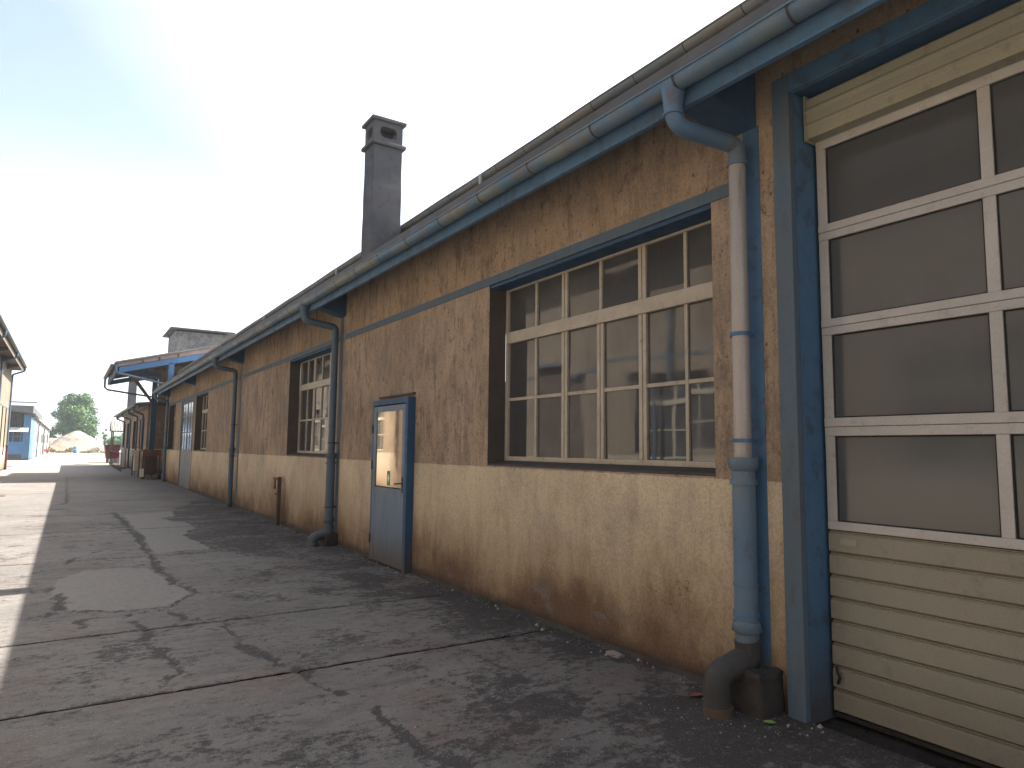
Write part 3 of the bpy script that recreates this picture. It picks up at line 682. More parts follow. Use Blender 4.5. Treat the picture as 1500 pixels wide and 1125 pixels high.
hd = MB().tube([(3.60, 8.075, 1.10), (3.545, 8.075, 1.10), (3.54, 8.09, 1.10), (3.54, 8.20, 1.09)], .009, 8); hd.box(3.59, 3.596, 8.06, 8.095, .98, 1.18)
hd.build('handle', 'iron', dr)
for z in (.25, 1.25, 1.75): MB().tube([(3.59, 9.12, z), (3.59, 9.12, z+.12)], .012, 8).build('hinge', 'iron', dr)
st = B(3.6045, 3.6055, 8.50, 8.60, 1.055, 1.245).build('sticker', 'green', dr)
MB().box(3.6035, 3.604, 8.537, 8.563, 1.10, 1.20).box(3.6035, 3.604, 8.518, 8.537, 1.137, 1.163).box(3.6035, 3.604, 8.563, 8.582, 1.137, 1.163).build('white_cross', 'signwhite', dr)
B(XW-.03, XW+.01, 7.95, 9.10, 2.235, 2.26).build('door_hood', 'sill', wb)
B(XW-.08, XW, 7.95, 9.2, -.03, .012).build('door_step', 'concrete_dark', wb)

# ---- tall double door far down the wall
dd = MB().box(3.70, 3.78, 26.6, 26.68, 0, 3.28).box(3.70, 3.78, 29.32, 29.4, 0, 3.28).box(3.701, 3.78, 26.68, 29.32, 3.20, 3.28).build('door', 'blue_band', wb, label='tall grey double door with a glazed top')
for a, b in ((26.68, 27.98), (28.02, 29.32)):
    lf = MB().box(3.715, 3.75, a, b, .02, 1.42)
    lf.box(3.715, 3.75, a, a+.07, 1.42, 3.2).box(3.715, 3.75, b-.07, b, 1.42, 3.2)
    for z in (2.02, 2.62, 3.12): lf.box(3.716, 3.75, a+.07, b-.07, z, z+.05)
    ym = (a+b)/2; lf.box(3.717, 3.75, ym-.02, ym+.02, 1.42, 3.12)
    l_ = lf.build('door_leaf', 'doorgrey', dd)
    for z0_, z1_ in ((1.42, 2.02), (2.07, 2.62), (2.67, 3.12)):
        for ya, yb in ((a+.07, ym-.02), (ym+.02, b-.07)): B(3.728, 3.734, ya, yb, z0_, z1_).build('pane', 'glass_sky', dd)
# small standpipe beside the second bay
sp = thing('standpipe', (3.60, 14.05, 0), 'short rusty brown steel standpipe with side arm standing against the cream wall', 'post')
MB().box(3.56, 3.63, 14.0, 14.06, -.03, .95).build('post', 'brown', sp, bevel=.006)
MB().box(3.57, 3.62, 14.06, 14.42, .88, .93).tube([(3.595, 14.36, .89), (3.595, 14.36, .70)], .018, 8).build('arm', 'rust', sp)
MB().tube([(3.595, 14.12, .62), (3.60, 14.3, .60)], .02, 8).build('tap', 'iron', sp)

# ---- chimney on the roof
ch = thing('chimney', (3.44, 8.98, 4.1), 'square grey rendered chimney with vented cap rising above the blue gutter', 'chimney')
def chim(x0, x1, y0, y1, z0, zt, mat, parent, cap=True):
    cx, cy = (x0+x1)/2, (y0+y1)/2; hw, hd = (x1-x0)/2, (y1-y0)/2
    sh = MB(); n = 14; vs = []
    for i in range(n+1):
        z = z0+(zt-z0)*i/n; k = 1.0+.05*(1-i/n); w = .006*math.sin(i*1.3)
        vs += [(cx-hw*k+w, cy-hd*k, z), (cx+hw*k, cy-hd*k+w, z), (cx+hw*k-w, cy+hd*k, z), (cx-hw*k, cy+hd*k-w, z)]
    fs = [(i*4+j, i*4+(j+1) % 4, i*4+4+(j+1) % 4, i*4+4+j) for i in range(n) for j in range(4)]+[(n*4, n*4+1, n*4+2, n*4+3)]
    sh.add(vs, fs).build('shaft', mat, parent, bevel=.012)
    if not cap: return
    e = .045
    MB().box(cx-hw-e, cx+hw+e, cy-hd-e, cy+hd+e, zt, zt+.055).build('ledge', mat, parent, bevel=.012)
    # vented head: four walls each with an oblong hole
    zh0, zh1 = zt+.055, zt+.36
    def face(fn, L_):
        nseg = 20; a, b = L_*.58, .085; zc = (zh0+zh1)/2
        pts_i, pts_o = [], []
        for k in range(nseg):
            t = 2*math.pi*k/nseg; c, s_ = math.cos(t), math.sin(t); p = 3.4
            u = a*abs(c)**(2/p)*(1 if c >= 0 else -1); w = b*abs(s_)**(2/p)*(1 if s_ >= 0 else -1)
            sc = min(L_/max(abs(c), 1e-6), (zh1-zh0)/2/max(abs(s_), 1e-6)); pts_i.append((u, zc+w)); pts_o.append((c*sc, zc+s_*sc))
        mb = MB(); vs = [fn(u, z, d) for d in (0, .05) for (u, z) in pts_o+pts_i]; m_ = nseg*2; fs = []
        for k in range(nseg):
            j = (k+1) % nseg
            fs += [(k, j, nseg+j, nseg+k), (m_+k, m_+nseg+k, m_+nseg+j, m_+j), (nseg+k, nseg+j, m_+nseg+j, m_+nseg+k)]
        return mb.add(vs, fs)
    # corner fill so the walls meet
    head = MB()
    for fn, L_ in ((lambda u, z, d: (cx+u, cy-hd+d, z), hw), (lambda u, z, d: (cx+u, cy+hd-d, z), hw), (lambda u, z, d: (cx-hw+d, cy+u, z), hd), (lambda u, z, d: (cx+hw-d, cy+u, z), hd)):
        f = face(fn, L_); head.add(f.v, f.f)
    for sx in (-1, 1):
        for sy in (-1, 1): head.box(cx+sx*(hw-.052), cx+sx*(hw-.001), cy+sy*(hd-.052), cy+sy*(hd-.001), zh0, zh1)
    head.build('vent_head', mat, parent)
    MB().box(cx-hw-e, cx+hw+e, cy-hd-e, cy+hd+e, zh1, zh1+.05).build('cap', mat, parent, bevel=.012)
chim(3.43, 3.87, 9.0, 9.36, 4.16, 5.90, 'concrete', ch)

# ================================================================== OPPOSITE BUILDING ON THE LEFT
ob = thing('opposite_building', (XO, 0, 0), 'taller sunlit rendered building on the left edge with dark eaves and blue gutter', 'building')
OY0, OY1, OZ = -14., 51.6, 6.05
oh = []
for y0 in (3.0, 9.2, 17.0, 25.1, 33.0, 41.0): oh.append((y0, y0+2.6, 1.40, 3.3))
ogar = [(13.2, 16.2, 0., 3.6), (21.6, 24.0, 0, 3.2), (37.4, 39.8, 0, 3.4), (-3.5, .5, 0, 3.6)]
tall = [(46.6, 47.4, .9, 3.6), (49.2, 50.1, .9, 3.6)]
wall_obj('wall', 'wall_plain', ob, XO, OY0, OY1, -.05, OZ, oh+ogar+tall, .2, -1)
MB().box(-15, XO-.01, OY1-.3, OY1-.002, 0, OZ).box(-15, XO-.01, OY0, OY0+.3, 0, OZ).box(-15.2, -15, OY0, OY1, 0, OZ).each('wall', 'wall_plain', ob)
for (a, b, c, d) in oh: window(ob, XO-.17, a, b, c+.04, d, -1, (2.65, 2.76), 2, ((a+b)/2,), (a+(b-a)*.25, a+(b-a)*.75), (), sillx=XO-.01)
for (a, b, c, d) in ogar:
    g_ = B(XO-.20, XO-.16, a, b, c, d).build('garage_door', 'brown', ob)
    for z in np.arange(.5, d, .5): B(XO-.158, XO-.15, a, b, z, z+.03).build('door_rail', 'timber', g_)
for (a, b, c, d) in tall: B(XO-.20, XO-.16, a, b, c, d).build('window', 'maroon', ob)
B(XO-.002, XO+.010, OY0, OY1, 3.62, 3.70).build('lintel_band', 'blue_band', ob)
B(XO, -2.55, OY0, OY1+.1, OZ, OZ+.08).build('soffit', 'timber', ob)
for y in np.arange(3.0, OY1, 4.05): MB().prism([(XO, OZ-.02), (-2.56, OZ-.02), (-2.56, OZ-.14), (XO, OZ-.30)], 'y', y, y+.2).build('eave_bracket', 'timber', ob)
MB().prism([(-2.50, OZ+.30), (-15.2, OZ+1.7), (-15.2, OZ+1.6), (-2.50, OZ+.24)], 'y', OY0-.1, OY1+.25).build('roof', 'roof', ob)
B(-2.55, -2.52, OY0, OY1+.1, OZ-.10, OZ+.24).build('fascia', 'timber', ob)
MB().halfgutter(-2.43, OZ+.27, .095, OY0, OY1+.25, step=1.).build('gutter', 'gutter_old', ob)
for y in (2.9, 10.9, 19.4, 27.2, 35.0, 43.2, 51.2):
    downpipe(ob, y, None, -2.43, OZ+.20, -3.02, OZ-.45, 1.4, -.02, .055, .062, -1, 'pipe_far', 'pipe_far', 'maroon' if y > 50 else 'pipe_far')
# ================================================================== CANOPY OVER THE GAP
cp = thing('loading_canopy', (3.7, 37.5, 0), 'raised lean-to canopy with blue steel beams projecting over the street', 'canopy')
CX, CY0, CY1, CZ = 1.60, 33.85, 41.3, 5.10; SL = .27
def cz(x): return CZ+(x-CX)*SL
MB().prism([(CX-.08, cz(CX-.08)-.02), (6.4, cz(6.4)-.02), (6.4, cz(6.4)+.05), (CX-.08, cz(CX-.08)+.05)], 'y', CY0-.12, CY1+.12).build('canopy_roof', 'roof', cp)
for y in (CY0, CY1-.12):
    MB().prism([(CX+.1, cz(CX)-.44), (6.3, cz(6.3)-.50), (6.3, cz(6.3)-.24), (CX+.1, cz(CX)-.20)], 'y', y, y+.12).build('beam', 'hutblue', cp)
    MB().prism([(CX, cz(CX)-.19), (6.3, cz(6.3)-.235), (6.3, cz(6.3)-.03), (CX, cz(CX)-.03)], 'y', y+.02, y+.07).build('gable_board', 'pinkw', cp)
for y_ in (CY0+.13,): B(CX-.02, CX+.08, CY0+.13, CY1-.13, CZ-.45, CZ-.20).build('eave_beam', 'blue_dark', cp)
B(CX+.12, 3.6, CY0+2.8, CY0+2.95, CZ-.28, CZ-.06).build('tie_beam', 'blue_dark', cp)
for x in (CX+.05, 2.5, 3.3, 4.2, 5.2): B(x, x+.1, CY0+.13, CY1-.13, cz(x)-.19, cz(x)-.03).build('purlin', 'timber', cp)
for x in (2.0, 2.9, 3.8): MB().prism([(x-.5, cz(x-.5)-.20), (x+.4, cz(x+.4)-.20), (x+.4, cz(x+.4)-.34), (x-.5, cz(x-.5)-.34)], 'y', CY0+2.2, CY0+2.3).build('rafter', 'timber', cp)
for x in (2.55, 3.2, 3.95): B(x, x+.06, CY0-.02, CY0+.0, cz(x)-.20, cz(x)-.06).build('purlin_end', 'rust', cp)
B(3.62, 3.84, CY0+.0, CY0+.2, 0, cz(3.7)-.44).build('post', 'hutblue', cp)
B(3.66, 3.92, CY1-.22, CY1, 0, cz(3.7)-.44).build('post', 'blue_dark', cp)
MB().prism([(2.75, cz(2.75)-.45), (2.95, cz(2.95)-.45), (3.66, 4.0), (3.66, 3.78)], 'y', CY1-.2, CY1-.1).build('brace', 'timber', cp)
MB().halfgutter(CX-.13, cz(CX)-.08, .09, CY0-.1, CY1+.1, step=1.).build('gutter', 'gutter_old', cp)
MB().tube([(CX-.02, CY0-.06, cz(CX)-.10), (CX-.02, CY0-.06, cz(CX)-.40), (CX+.1, CY0-.06, cz(CX)-.46), (3.6, CY0-.06, 4.25)], .05, 10).build('downpipe', 'gutter', cp)
MB().tube([(CX-.13, CY1+.06, cz(CX)-.15), (CX-.13, CY1+.06, cz(CX)-.55), (CX, CY1+.06, cz(CX)-.68), (3.66, CY1+.06, 4.15)], .05, 10).build('downpipe', 'pipe_far', cp)
MB().prism([(3.93, 3.9), (6.2, 3.9), (6.2, cz(6.2)-.1), (2.6, cz(2.6)-.1), (2.6, cz(2.6)-.5), (3.93, cz(3.93)-.62)], 'y', CY1-.28, CY1-.2).build('back_wall', 'wall', cp)  # extended to close the gap under the canopy roof where light came through
# tower behind the canopy
tw = thing('roof_tower', (6.2, 43, 0), 'pale stained block tower with thin overhanging slab roof behind the canopy', 'tower')
B(4.72, 7.45, 41.9, 45.2, 0, 7.95).build('wall', 'tower', tw)
MB().prism([(41.55, 8.10), (45.6, 8.10), (45.6, 8.02), (41.55, 8.02)], 'x', 4.42, 7.8).build('roof', 'flash', tw)
# ================================================================== SECOND WORKSHOP (further down)
an = thing('far_workshop', (3.6, 43, 0), 'second low workshop beyond the canopy with three blue downpipes and dark windows', 'building')
AX, A0, A1, AZ = 3.62, 42.2, 61.6, 3.72
ah = [(43.9, 45.6, 1.3, 3.1), (46.0, 46.8, 1.3, 3.1), (49.2, 51.6, 1.3, 3.1), (53.6, 57.2, 1.3, 3.1), (59., 61., 1.3, 3.1)]
wall_obj('wall', 'wall', an, AX, A0, A1, -.02, AZ, ah, .2)
for (a, b, c, d) in ah: window(an, AX+.17, a, b, c+.04, d, 1, None, 3, ((a+b)/2,), (), (), sillx=AX+.01)
MB().box(AX+.01, 12, A1-.2, A1-.002, 0, AZ).box(AX+.01, 12, A0+.002, A0+.2, 0, AZ).each('wall', 'wall', an)
MB().box(5.2, 5.4, YE, A0, 0, 5.65).build('wall', 'pinkw', an)  # height carried up towards the canopy to keep sun out of the gap
MB().prism([(3.02, AZ+.12), (12.1, AZ+1.0), (12.1, AZ+.9), (3.02, AZ+.02)], 'y', A0-.6, A1+.2).build('roof', 'roof', an)
B(3.10, 3.15, A0-.5, A1+.1, AZ-.20, AZ+.03).build('fascia', 'timber', an)
MB().halfgutter(2.98, AZ+.04, .09, A0-.5, A1+.2, step=1.).build('gutter', 'gutter_old', an)
for y in (43.5, 47.2, 52.6, 58.4): downpipe(an, y, None, 2.99, AZ-.0, 3.5, AZ-.6, 1.4, -.02, .055, .06, 1, 'pipe_far', 'pipe_far', 'pipe_far')
c2 = thing('chimney', (3.7, 55, 0), 'plain tall grey chimney seen under the canopy above the far workshop', 'chimney')
chim(3.42, 3.92, 55, 55.5, AZ+.1, 7.3, 'concrete', c2, cap=False)
B(3.38, 3.96, 54.95, 55.55, 7.3, 7.38).build('cap', 'concrete', c2)
# ---- striped awning shelter with two posts
aw = thing('porch_shelter', (3.4, 65, 0), 'small porch shelter with corrugated sheet roof on dark posts past the far workshop', 'shelter')
mb = MB(); nc = 14; x0, x1 = 2.95, 4.3; vs = []
for i in range(nc*4+1):
    x = x0+(x1-x0)*i/(nc*4); dz = .03*math.sin(i*math.pi/2)
    vs += [(x, 63.4, 3.55+dz), (x, 66.0, 2.72+dz)]
# sheet falls towards the camera: high edge at the back
vs = [(x, (66.0 if k % 2 == 0 else 63.4), z) for k, (x, y, z) in enumerate(vs)]
mb.add(vs, [(2*i, 2*i+2, 2*i+3, 2*i+1) for i in range(nc*4)]); mb.build('sheet_roof', 'whitep', aw)
for k in range(0, nc, 2):
    x = x0+(x1-x0)*(k+.5)/nc; MB().prism([(63.4, 2.755), (66.0, 3.585), (66.0, 3.60), (63.4, 2.77)], 'x', x, x+.05).build('sheet_rib', 'timber', aw)
B(x0-.05, x1+.05, 63.3, 63.4, 2.60, 2.70).build('edge_beam', 'brown', aw)
MB().prism([(63.4, 2.65), (66.0, 2.65), (66.0, 3.5)], 'x', x0-.04, x0-.01).build('gable_panel', 'brown', aw)
for x, y in ((3.02, 63.45), (4.1, 63.45), (3.02, 65.8), (4.1, 65.8)): B(x, x+.09, y, y+.09, 0, 2.7).build('post', 'brown', aw)
# railing in front of the porch
rl = thing('railing', (2.5, 50, 0), 'grey tubular railing of thin uprights along the wall before the porch', 'railing')
MB().tube([(2.70, 45.5, 1.08), (2.85, 61.5, 1.08)], .02, 6).build('top_rail', 'iron', rl)
MB().tube([(2.70, 45.5, .18), (2.85, 61.5, .18)], .015, 6).build('bottom_rail', 'iron', rl)
for i in range(17):
    t = i/16; MB().tube([(2.70+.15*t, 45.5+16*t, 0), (2.70+.15*t, 45.5+16*t, 1.08)], .015, 6).build('upright', 'iron', rl)
bx = thing('barrier', (2.6, 63, 0), 'red and white plastic barrier standing in the sun beside the porch', 'barrier')
for i, z in enumerate((.12, .34, .56, .78)): B(3.0, 3.55, 62.6, 62.66, z, z+.16).build('board', ('whitep', 'whitep', 'red', 'red')[i], bx)
for x in (3.03, 3.46): B(x, x+.06, 62.67, 62.72, 0, .98).build('leg', 'red', bx)
sk = thing('waste_skip', (2.7, 68.9, 0), 'dark maroon steel waste skip parked beyond the porch', 'skip')
MB().prism([(2.95, .35), (3.75, .35), (3.95, 1.50), (2.78, 1.50)], 'y', 68.6, 71.2).build('skip_body', 'maroon', sk)
MB().box(2.74, 3.99, 68.5, 68.58, 1.50, 1.58).box(2.74, 3.99, 71.22, 71.3, 1.50, 1.58).each('rim', 'brown', sk)
for x in (3.0, 3.6): B(x, x+.12, 68.7, 71.1, 0, .34).build('skid', 'brown', sk)
# things standing in the gap by the wall
wt = thing('work_table', (3.3, 36.8, 0), 'steel work table with rusty brown apron at the far end of the workshop', 'table')
B(2.98, 3.74, 36.0, 38.2, 1.27, 1.33).build('table_top', 'rust', wt); B(2.98, 3.74, 35.96, 36.0, 1.07, 1.325).build('apron', 'rust', wt)
for x, y in ((2.99, 36.02), (3.66, 36.02), (2.99, 38.1), (3.66, 38.1)): B(x, x+.06, y, y+.06, 0, 1.27).build('leg', 'brown', wt)
tag(MB().prism([(3.10, .22), (3.62, .12), (3.62, 1.05), (3.08, 1.05)], 'y', 36.35, 36.39).build('leaning_board', 'brown'), 'brown board leaning under the rusty work table', 'board')
rb = random.Random(4)
for i, (x, y, w, h, mt, lb) in enumerate(((3.2, 35.5, .22, .16, 'pebble', 'pale broken block lying left of the heap under the table'), (3.45, 35.4, .25, .2, 'timber', 'grey timber offcut in the rubbish by the last downpipe'), (3.62, 35.6, .18, .28, 'concrete', 'upright concrete offcut nearest the workshop corner'), (3.05, 35.9, .14, .34, 'brown', 'dark canister standing at the table leg'))):
    o = rough_block(None, x-w/2, x+w/2, y-w/2, y+w/2, 0, h, mt, ('broken_block', 'timber_offcut', 'concrete_offcut', 'canister')[i], .02); tag(o, lb, ('block', 'timber', 'block', 'canister')[i])
cb = thing('cabinet', (3.15, 41.0, 0), 'cream metal cabinet on short legs standing left of the rusty table', 'cabinet')
B(2.98, 3.36, 40.6, 41.1, .22, 1.22).build('cabinet_body', 'cream', cb, bevel=.01)
B(3.0, 3.34, 40.58, 40.598, .25, 1.19).build('cabinet_door', 'cream', cb)
MB().tube([(3.29, 40.56, .7), (3.29, 40.56, .82)], .01, 6).build('handle', 'iron', cb)
for x in (3.0, 3.3): B(x, x+.04, 40.65, 40.69, 0, .22).build('leg', 'iron', cb)
sb = thing('carton', (2.97, 35.4, 0), 'small cream carton on the ground at the left table leg', 'box'); B(2.84, 3.0, 35.2, 35.4, .12, .50).build('carton_body', 'cream', sb, bevel=.006); B(2.835, 3.005, 35.195, 35.405, .50, .52).build('lid', 'brown', sb)
sb.location.z = 0
tr = thing('timber_trestle', (2.9, 40.3, 0), 'pale timber trestle with rust red bracket left of the work table', 'trestle')
B(2.80, 3.34, 39.9, 40.0, 1.02, 1.30).build('crossbeam', 'cream', tr); B(3.34, 3.46, 39.85, 40.0, .98, 1.36).build('bracket', 'red', tr)
for x in (2.84, 3.30): B(x, x+.06, 39.92, 39.98, 0, 1.02).build('leg', 'brown', tr)
tk = thing('water_tank', (3.2, 52, 0), 'tall white plastic drum standing against the far workshop wall', 'drum')
MB().tube([(3.18, 52, .1), (3.18, 52, .14), (3.18, 52, 1.32), (3.18, 52, 1.38)], [.15, .17, .17, .14], 16).build('drum_body', 'whitep', tk)
MB().tube([(3.18, 52, .5), (3.18, 52, .52)], .176, 16).tube([(3.18, 52, .95), (3.18, 52, .97)], .176, 16).build('hoop', 'zinc', tk)
MB().tube([(3.18, 52, 1.38), (3.18, 52, 1.42)], .06, 10).build('lid', 'zinc', tk); B(3.0, 3.36, 51.8, 52.2, 0, .1).build('base', 'timber', tk)

# ================================================================== BLUE HUT AND LONG SHED ON THE LEFT
ht = thing('blue_hut', (-3.1, 81, 0), 'blue clad gatehouse hut with small striped awning at the head of the long shed', 'hut')
HX, HY = -3.06, 81.
B(-7.5, HX-.25, HY, HY+.1, 0, .55).build('base_wall', 'concrete', ht)
B(-7.5, HX-.25, HY+.01, HY+.1, .55, 1.75).build('lower_panel', 'hutblue', ht)
B(-7.5, HX-.25, HY+.05, HY+.1, 1.75, 3.0).build('window_band', 'glass', ht)
for x in np.arange(-6.9, -3.3, .62): B(x, x+.07, HY+.02, HY+.06, 1.75, 2.75).build('mullion', 'hutblue', ht)
B(-7.5, HX-.25, HY+.02, HY+.06, 2.25, 2.30).build('window_rail', 'hutblue', ht)
mb = MB(); n = 60; vs = []
for i in range(n+1):
    x = -7.5+(HX-.55+7.5)*i/n; d = .05*(1 if (i//1) % 2 else -1); vs += [(x, HY+.05+d, 3.0), (x, HY+.05+d, 4.55)]
mb.add(vs, [(2*i, 2*i+2, 2*i+3, 2*i+1) for i in range(n)]); mb.build('corrugated_panel', 'flash', ht)
mb = MB(); n = 30; vs = []
for i in range(n+1):
    x = -5.9+(HX-.15+5.9)*i/n; d = .02*(1 if i % 2 else -1); vs += [(x, HY-.75, 2.72+d), (x, HY, 3.12+d)]
mb.add(vs, [(2*i, 2*i+2, 2*i+3, 2*i+1) for i in range(n)]); mb.build('awning', 'whitep', ht)
B(HX-.55, HX, HY-.02, HY+.1, .1, 4.4).build('corner_panel', 'hutblue', ht)
for x in (HX-.3, HX-.02): B(x, x+.05, HY-.06, HY-.02, 0, 4.35).build('corner_post', 'doorgrey', ht)
B(HX-.02, HX, HY, 91, .1, 4.2).build('side_wall', 'hutblue', ht)
B(HX-.0, HX+.01, 83, 84.2, .1, 2.2).build('door', 'blue_dark', ht)
MB().prism([(-8., 5.15), (HX+.35, 4.38), (HX+.35, 4.50), (-8., 5.28)], 'y', HY-.5, 91).build('roof', 'flash', ht)
B(-7.5, HX+.3, HY-.4, HY-.3, 4.38, 4.40).build('fascia', 'timber', ht)
ls = thing('long_shed', (-3.1, 91, 0), 'long white walled low shed running on behind the blue hut', 'shed')
for i in range(9):
    y0 = 91.02+i*8.; B(HX-.06, HX, y0, y0+7.6, .0, 4.15).build('wall_panel', 'whitep', ls)
    B(HX-.05, HX+.05, y0+7.62, y0+7.98, .0, 4.15).build('pilaster', 'doorgrey', ls)
    if i % 2 == 1: B(HX+.001, HX+.02, y0+2, y0+4.6, 0, 2.9).build('door', 'brown', ls)
    B(HX+.001, HX+.015, y0+5, y0+6.6, 1.8, 3.1).build('window', 'glass', ls)
MB().prism([(-10., 5.6), (HX+.35, 4.22), (HX+.35, 4.34), (-10., 5.72)], 'y', 91.02, 164).build('roof', 'roof', ls)
B(-12, HX-.1, 163.5, 163.9, 0, 4.2).build('wall', 'whitep', ls)
for y in (99.3, 123, 147): MB().tube([(HX+.3, y, 4.2), (HX+.12, y, 3.7), (HX+.1, y, 0)], .06, 8).build('downpipe', 'pipe_far', ls)
hl = thing('far_hall', (-12, 130, 0), 'tall grey roofed hall showing above the long shed', 'building')
MB().prism([(110, 6.9), (152, 9.2), (152, 9.4), (110, 7.1)], 'x', -30, -3.6).build('roof', 'roof', hl)
B(-30, -4, 110.2, 151, 0, 6.6).build('wall', 'flash', hl)
MB().tube([(-8, 112, 7), (-8, 112, 8.0)], .2, 8).tube([(-8, 112, 8.0), (-8, 112, 8.2)], .35, 8).build('vent', 'timber', hl)
bd = thing('drum', (1.6, 146, 0), 'small blue drum standing at the foot of the sand heap', 'drum')
MB().tube([(1.3, 146, 0), (1.3, 146, .08), (1.3, 146, 1.12), (1.3, 146, 1.2)], [.28, .31, .31, .28], 14).build('drum_body', 'hutblue', bd); MB().tube([(1.3, 146, .6), (1.3, 146, .66)], .33, 14).build('hoop', 'whitep', bd)
# red machine at end of shed
rm = thing('barrow', (-2.3, 125, 0), 'small red barrow parked by the long shed', 'barrow')
MB().prism([(-2.75, .4), (-2.25, .4), (-2.1, .8), (-2.85, .8)], 'y', 124, 125.4).build('tray', 'red', rm); MB().tube([(-2.45, 123.9, .25), (-2.35, 123.9, .25)], .25, 12).build('wheel', 'rubber', rm)
# ================================================================== HEAPS, TREES, HILLS
def heap(name, cx, cy, rx, ry, h, seed, mat, label, cat, nr=70, na=110, pk=(0, 0)):
    R_ = np.linspace(0, 1, nr)[:, None]; A = np.linspace(0, 2*math.pi, na, endpoint=False)[None, :]
    X_ = cx+R_*np.cos(A)*rx*(1+.12*np.sin(3*A+seed)); Y_ = cy+R_*np.sin(A)*ry
    prof = 1-(R_**2*1.55)/(1+.55*R_**2)
    sx = X_+(1-R_)*pk[0]; Z_ = h*prof*(1+.0*A)+fbm(X_, Y_, .22, 5, seed)*h*.35*np.minimum(1, (1-R_)*3)+fbm(X_, Y_, 1.2, 4, seed+2)*.35*np.minimum(1, (1-R_)*4)
    Z_ = np.maximum(Z_, -.02); vs = np.stack([sx+0*A, Y_, Z_], -1).reshape(-1, 3); fs = []
    for i in range(nr-1):
        for j in range(na): k = (j+1) % na; fs.append((i*na+j, i*na+k, (i+1)*na+k, (i+1)*na+j))
    o = MB().add(vs.tolist(), fs, True).build(name, mat)
    return tag(o, label, cat, 'heaps of sand and spoil at the end of the yard')
heap('sand_heap', 1.6, 166, 6.2, 10, 4.0, 3, 'sand', 'large pale sand and rubble heap in front of the tall round tree', 'heap', pk=(.3, 0))
heap('sand_heap', -2.6, 169, 6.5, 9, 3.0, 8, 'sand', 'lower pale sand heap spilling out behind the long shed', 'heap')
heap('sand_heap', 5.6, 152, 3.2, 2.5, 1.2, 5, 'sand', 'flat low spoil heap in front of the right of the big heap', 'heap')
# weeds along the foot of the heap
mb = MB(); r_ = random.Random(3)
for i in range(700):
    x = r_.uniform(-3, 6.5); y = 151+r_.uniform(-2, 3)-.1*abs(x-2); 
    if 1 < x < 2.2: continue
    s = r_.uniform(.08, .28); z = r_.uniform(0, .55)*max(0, math.sin(x*1.7)+.6); a = r_.uniform(0, 6.3)
    mb.add([(x-s*math.cos(a), y-s*math.sin(a), z), (x+s*math.cos(a), y+s*math.sin(a), z+.05), (x+r_.uniform(-.1, .1), y, z+s*1.5)], [(0, 1, 2)])
stuff(tag(mb.build('weeds', 'drygrass'), 'dry weeds at the foot of the sand heap', 'weeds'))
def leaf_cloud(mb, blobs, n, s0, s1, r_):
    for _ in range(n):
        bx_, by_, bz_, br = r_.choices(blobs, weights=[b[3]**2 for b in blobs])[0]
        while True:
            p = Vector((r_.uniform(-1, 1), r_.uniform(-1, 1), r_.uniform(-1, 1)))
            if .2 < p.length < 1: break
        p = p.normalized()*(r_.random()**.35)*br; c = Vector((bx_, by_, bz_))+p
        s = r_.uniform(s0, s1); nrm = (p.normalized()+Vector((r_.uniform(-1, 1), r_.uniform(-1, 1), r_.uniform(-.4, 1)))).normalized()
        a = nrm.orthogonal().normalized(); b = nrm.cross(a); w = r_.uniform(0, 6.3); a, b = a*math.cos(w)+b*math.sin(w), b*math.cos(w)-a*math.sin(w)
        mb.add([c-a*s, c-b*s*.6, c+a*s, c+b*s*.6], [(0, 1, 2, 3)])
def tree(x, y, h, w, zb, nb, nl, seed, label, mat='leaves', tall=1.0, ls=(.16, .36), cat='tree', name='tree', group=None):
    r_ = random.Random(seed); t = thing(name, (x, y, 0), label, cat, group)
    tr_ = MB(); tr_.tube([(x, y, -.1), (x+.1, y, h*.3), (x-.1, y, h*.62)], [h*.028, h*.02, h*.008], 8)
    blobs = []
    for i in range(nb):
        u = r_.random(); zz = zb+(h-zb)*(.06+.90*u); prof = (math.sin(math.pi*min(1, .12+.80*u)))**.6
        a = r_.uniform(0, 6.28); rr = r_.random()**.5*w*.5*prof*.84; br = r_.uniform(.10, .19)*w
        blobs.append((x+rr*math.cos(a), y+rr*math.sin(a), min(zz, h-br*.7), br))
        if i % 3 == 0: tr_.tube([(x, y, max(.3, zz-h*.18)), (x+rr*.5*math.cos(a), y+rr*.5*math.sin(a), zz-h*.08), (x+rr*math.cos(a), y+rr*math.sin(a), zz)], [h*.010, h*.006, h*.002], 5)
    tr_.build('trunk', 'bark', t); mb = MB(); leaf_cloud(mb, blobs, nl, ls[0], ls[1], r_); mb.build('crown', mat, t); return t
tree(1.7, 205, 14.2, 10.6, 1.2, 110, 26000, 5, 'tall broad round-crowned green tree behind the sand heap')
tree(-2.6, 203, 5.2, 4.4, .4, 20, 3500, 8, 'low dark bush left of the tall round tree', 'leaves', name='bush', cat='bush', group='bushes behind the sand heap')
tree(9.0, 230, 6.8, 1.5, .6, 14, 1600, 9, 'thin upright young tree between the heap and the porch', 'leaves')
tree(11.5, 240, 4.2, 5.2, .2, 20, 3200, 10, 'pale green round bush right of the thin tree', 'leaves2', name='bush', cat='bush', group='bushes behind the sand heap')
tree(14.5, 235, 5.2, 5.0, .2, 20, 3200, 12, 'pale green bush seen between the porch posts', 'leaves2', name='bush', cat='bush', group='bushes behind the sand heap')
tree(6.8, 250, 3.6, 4.2, .2, 16, 2200, 14, 'low green bush just right of the sand heap ridge', 'leaves', name='bush', cat='bush', group='bushes behind the sand heap')
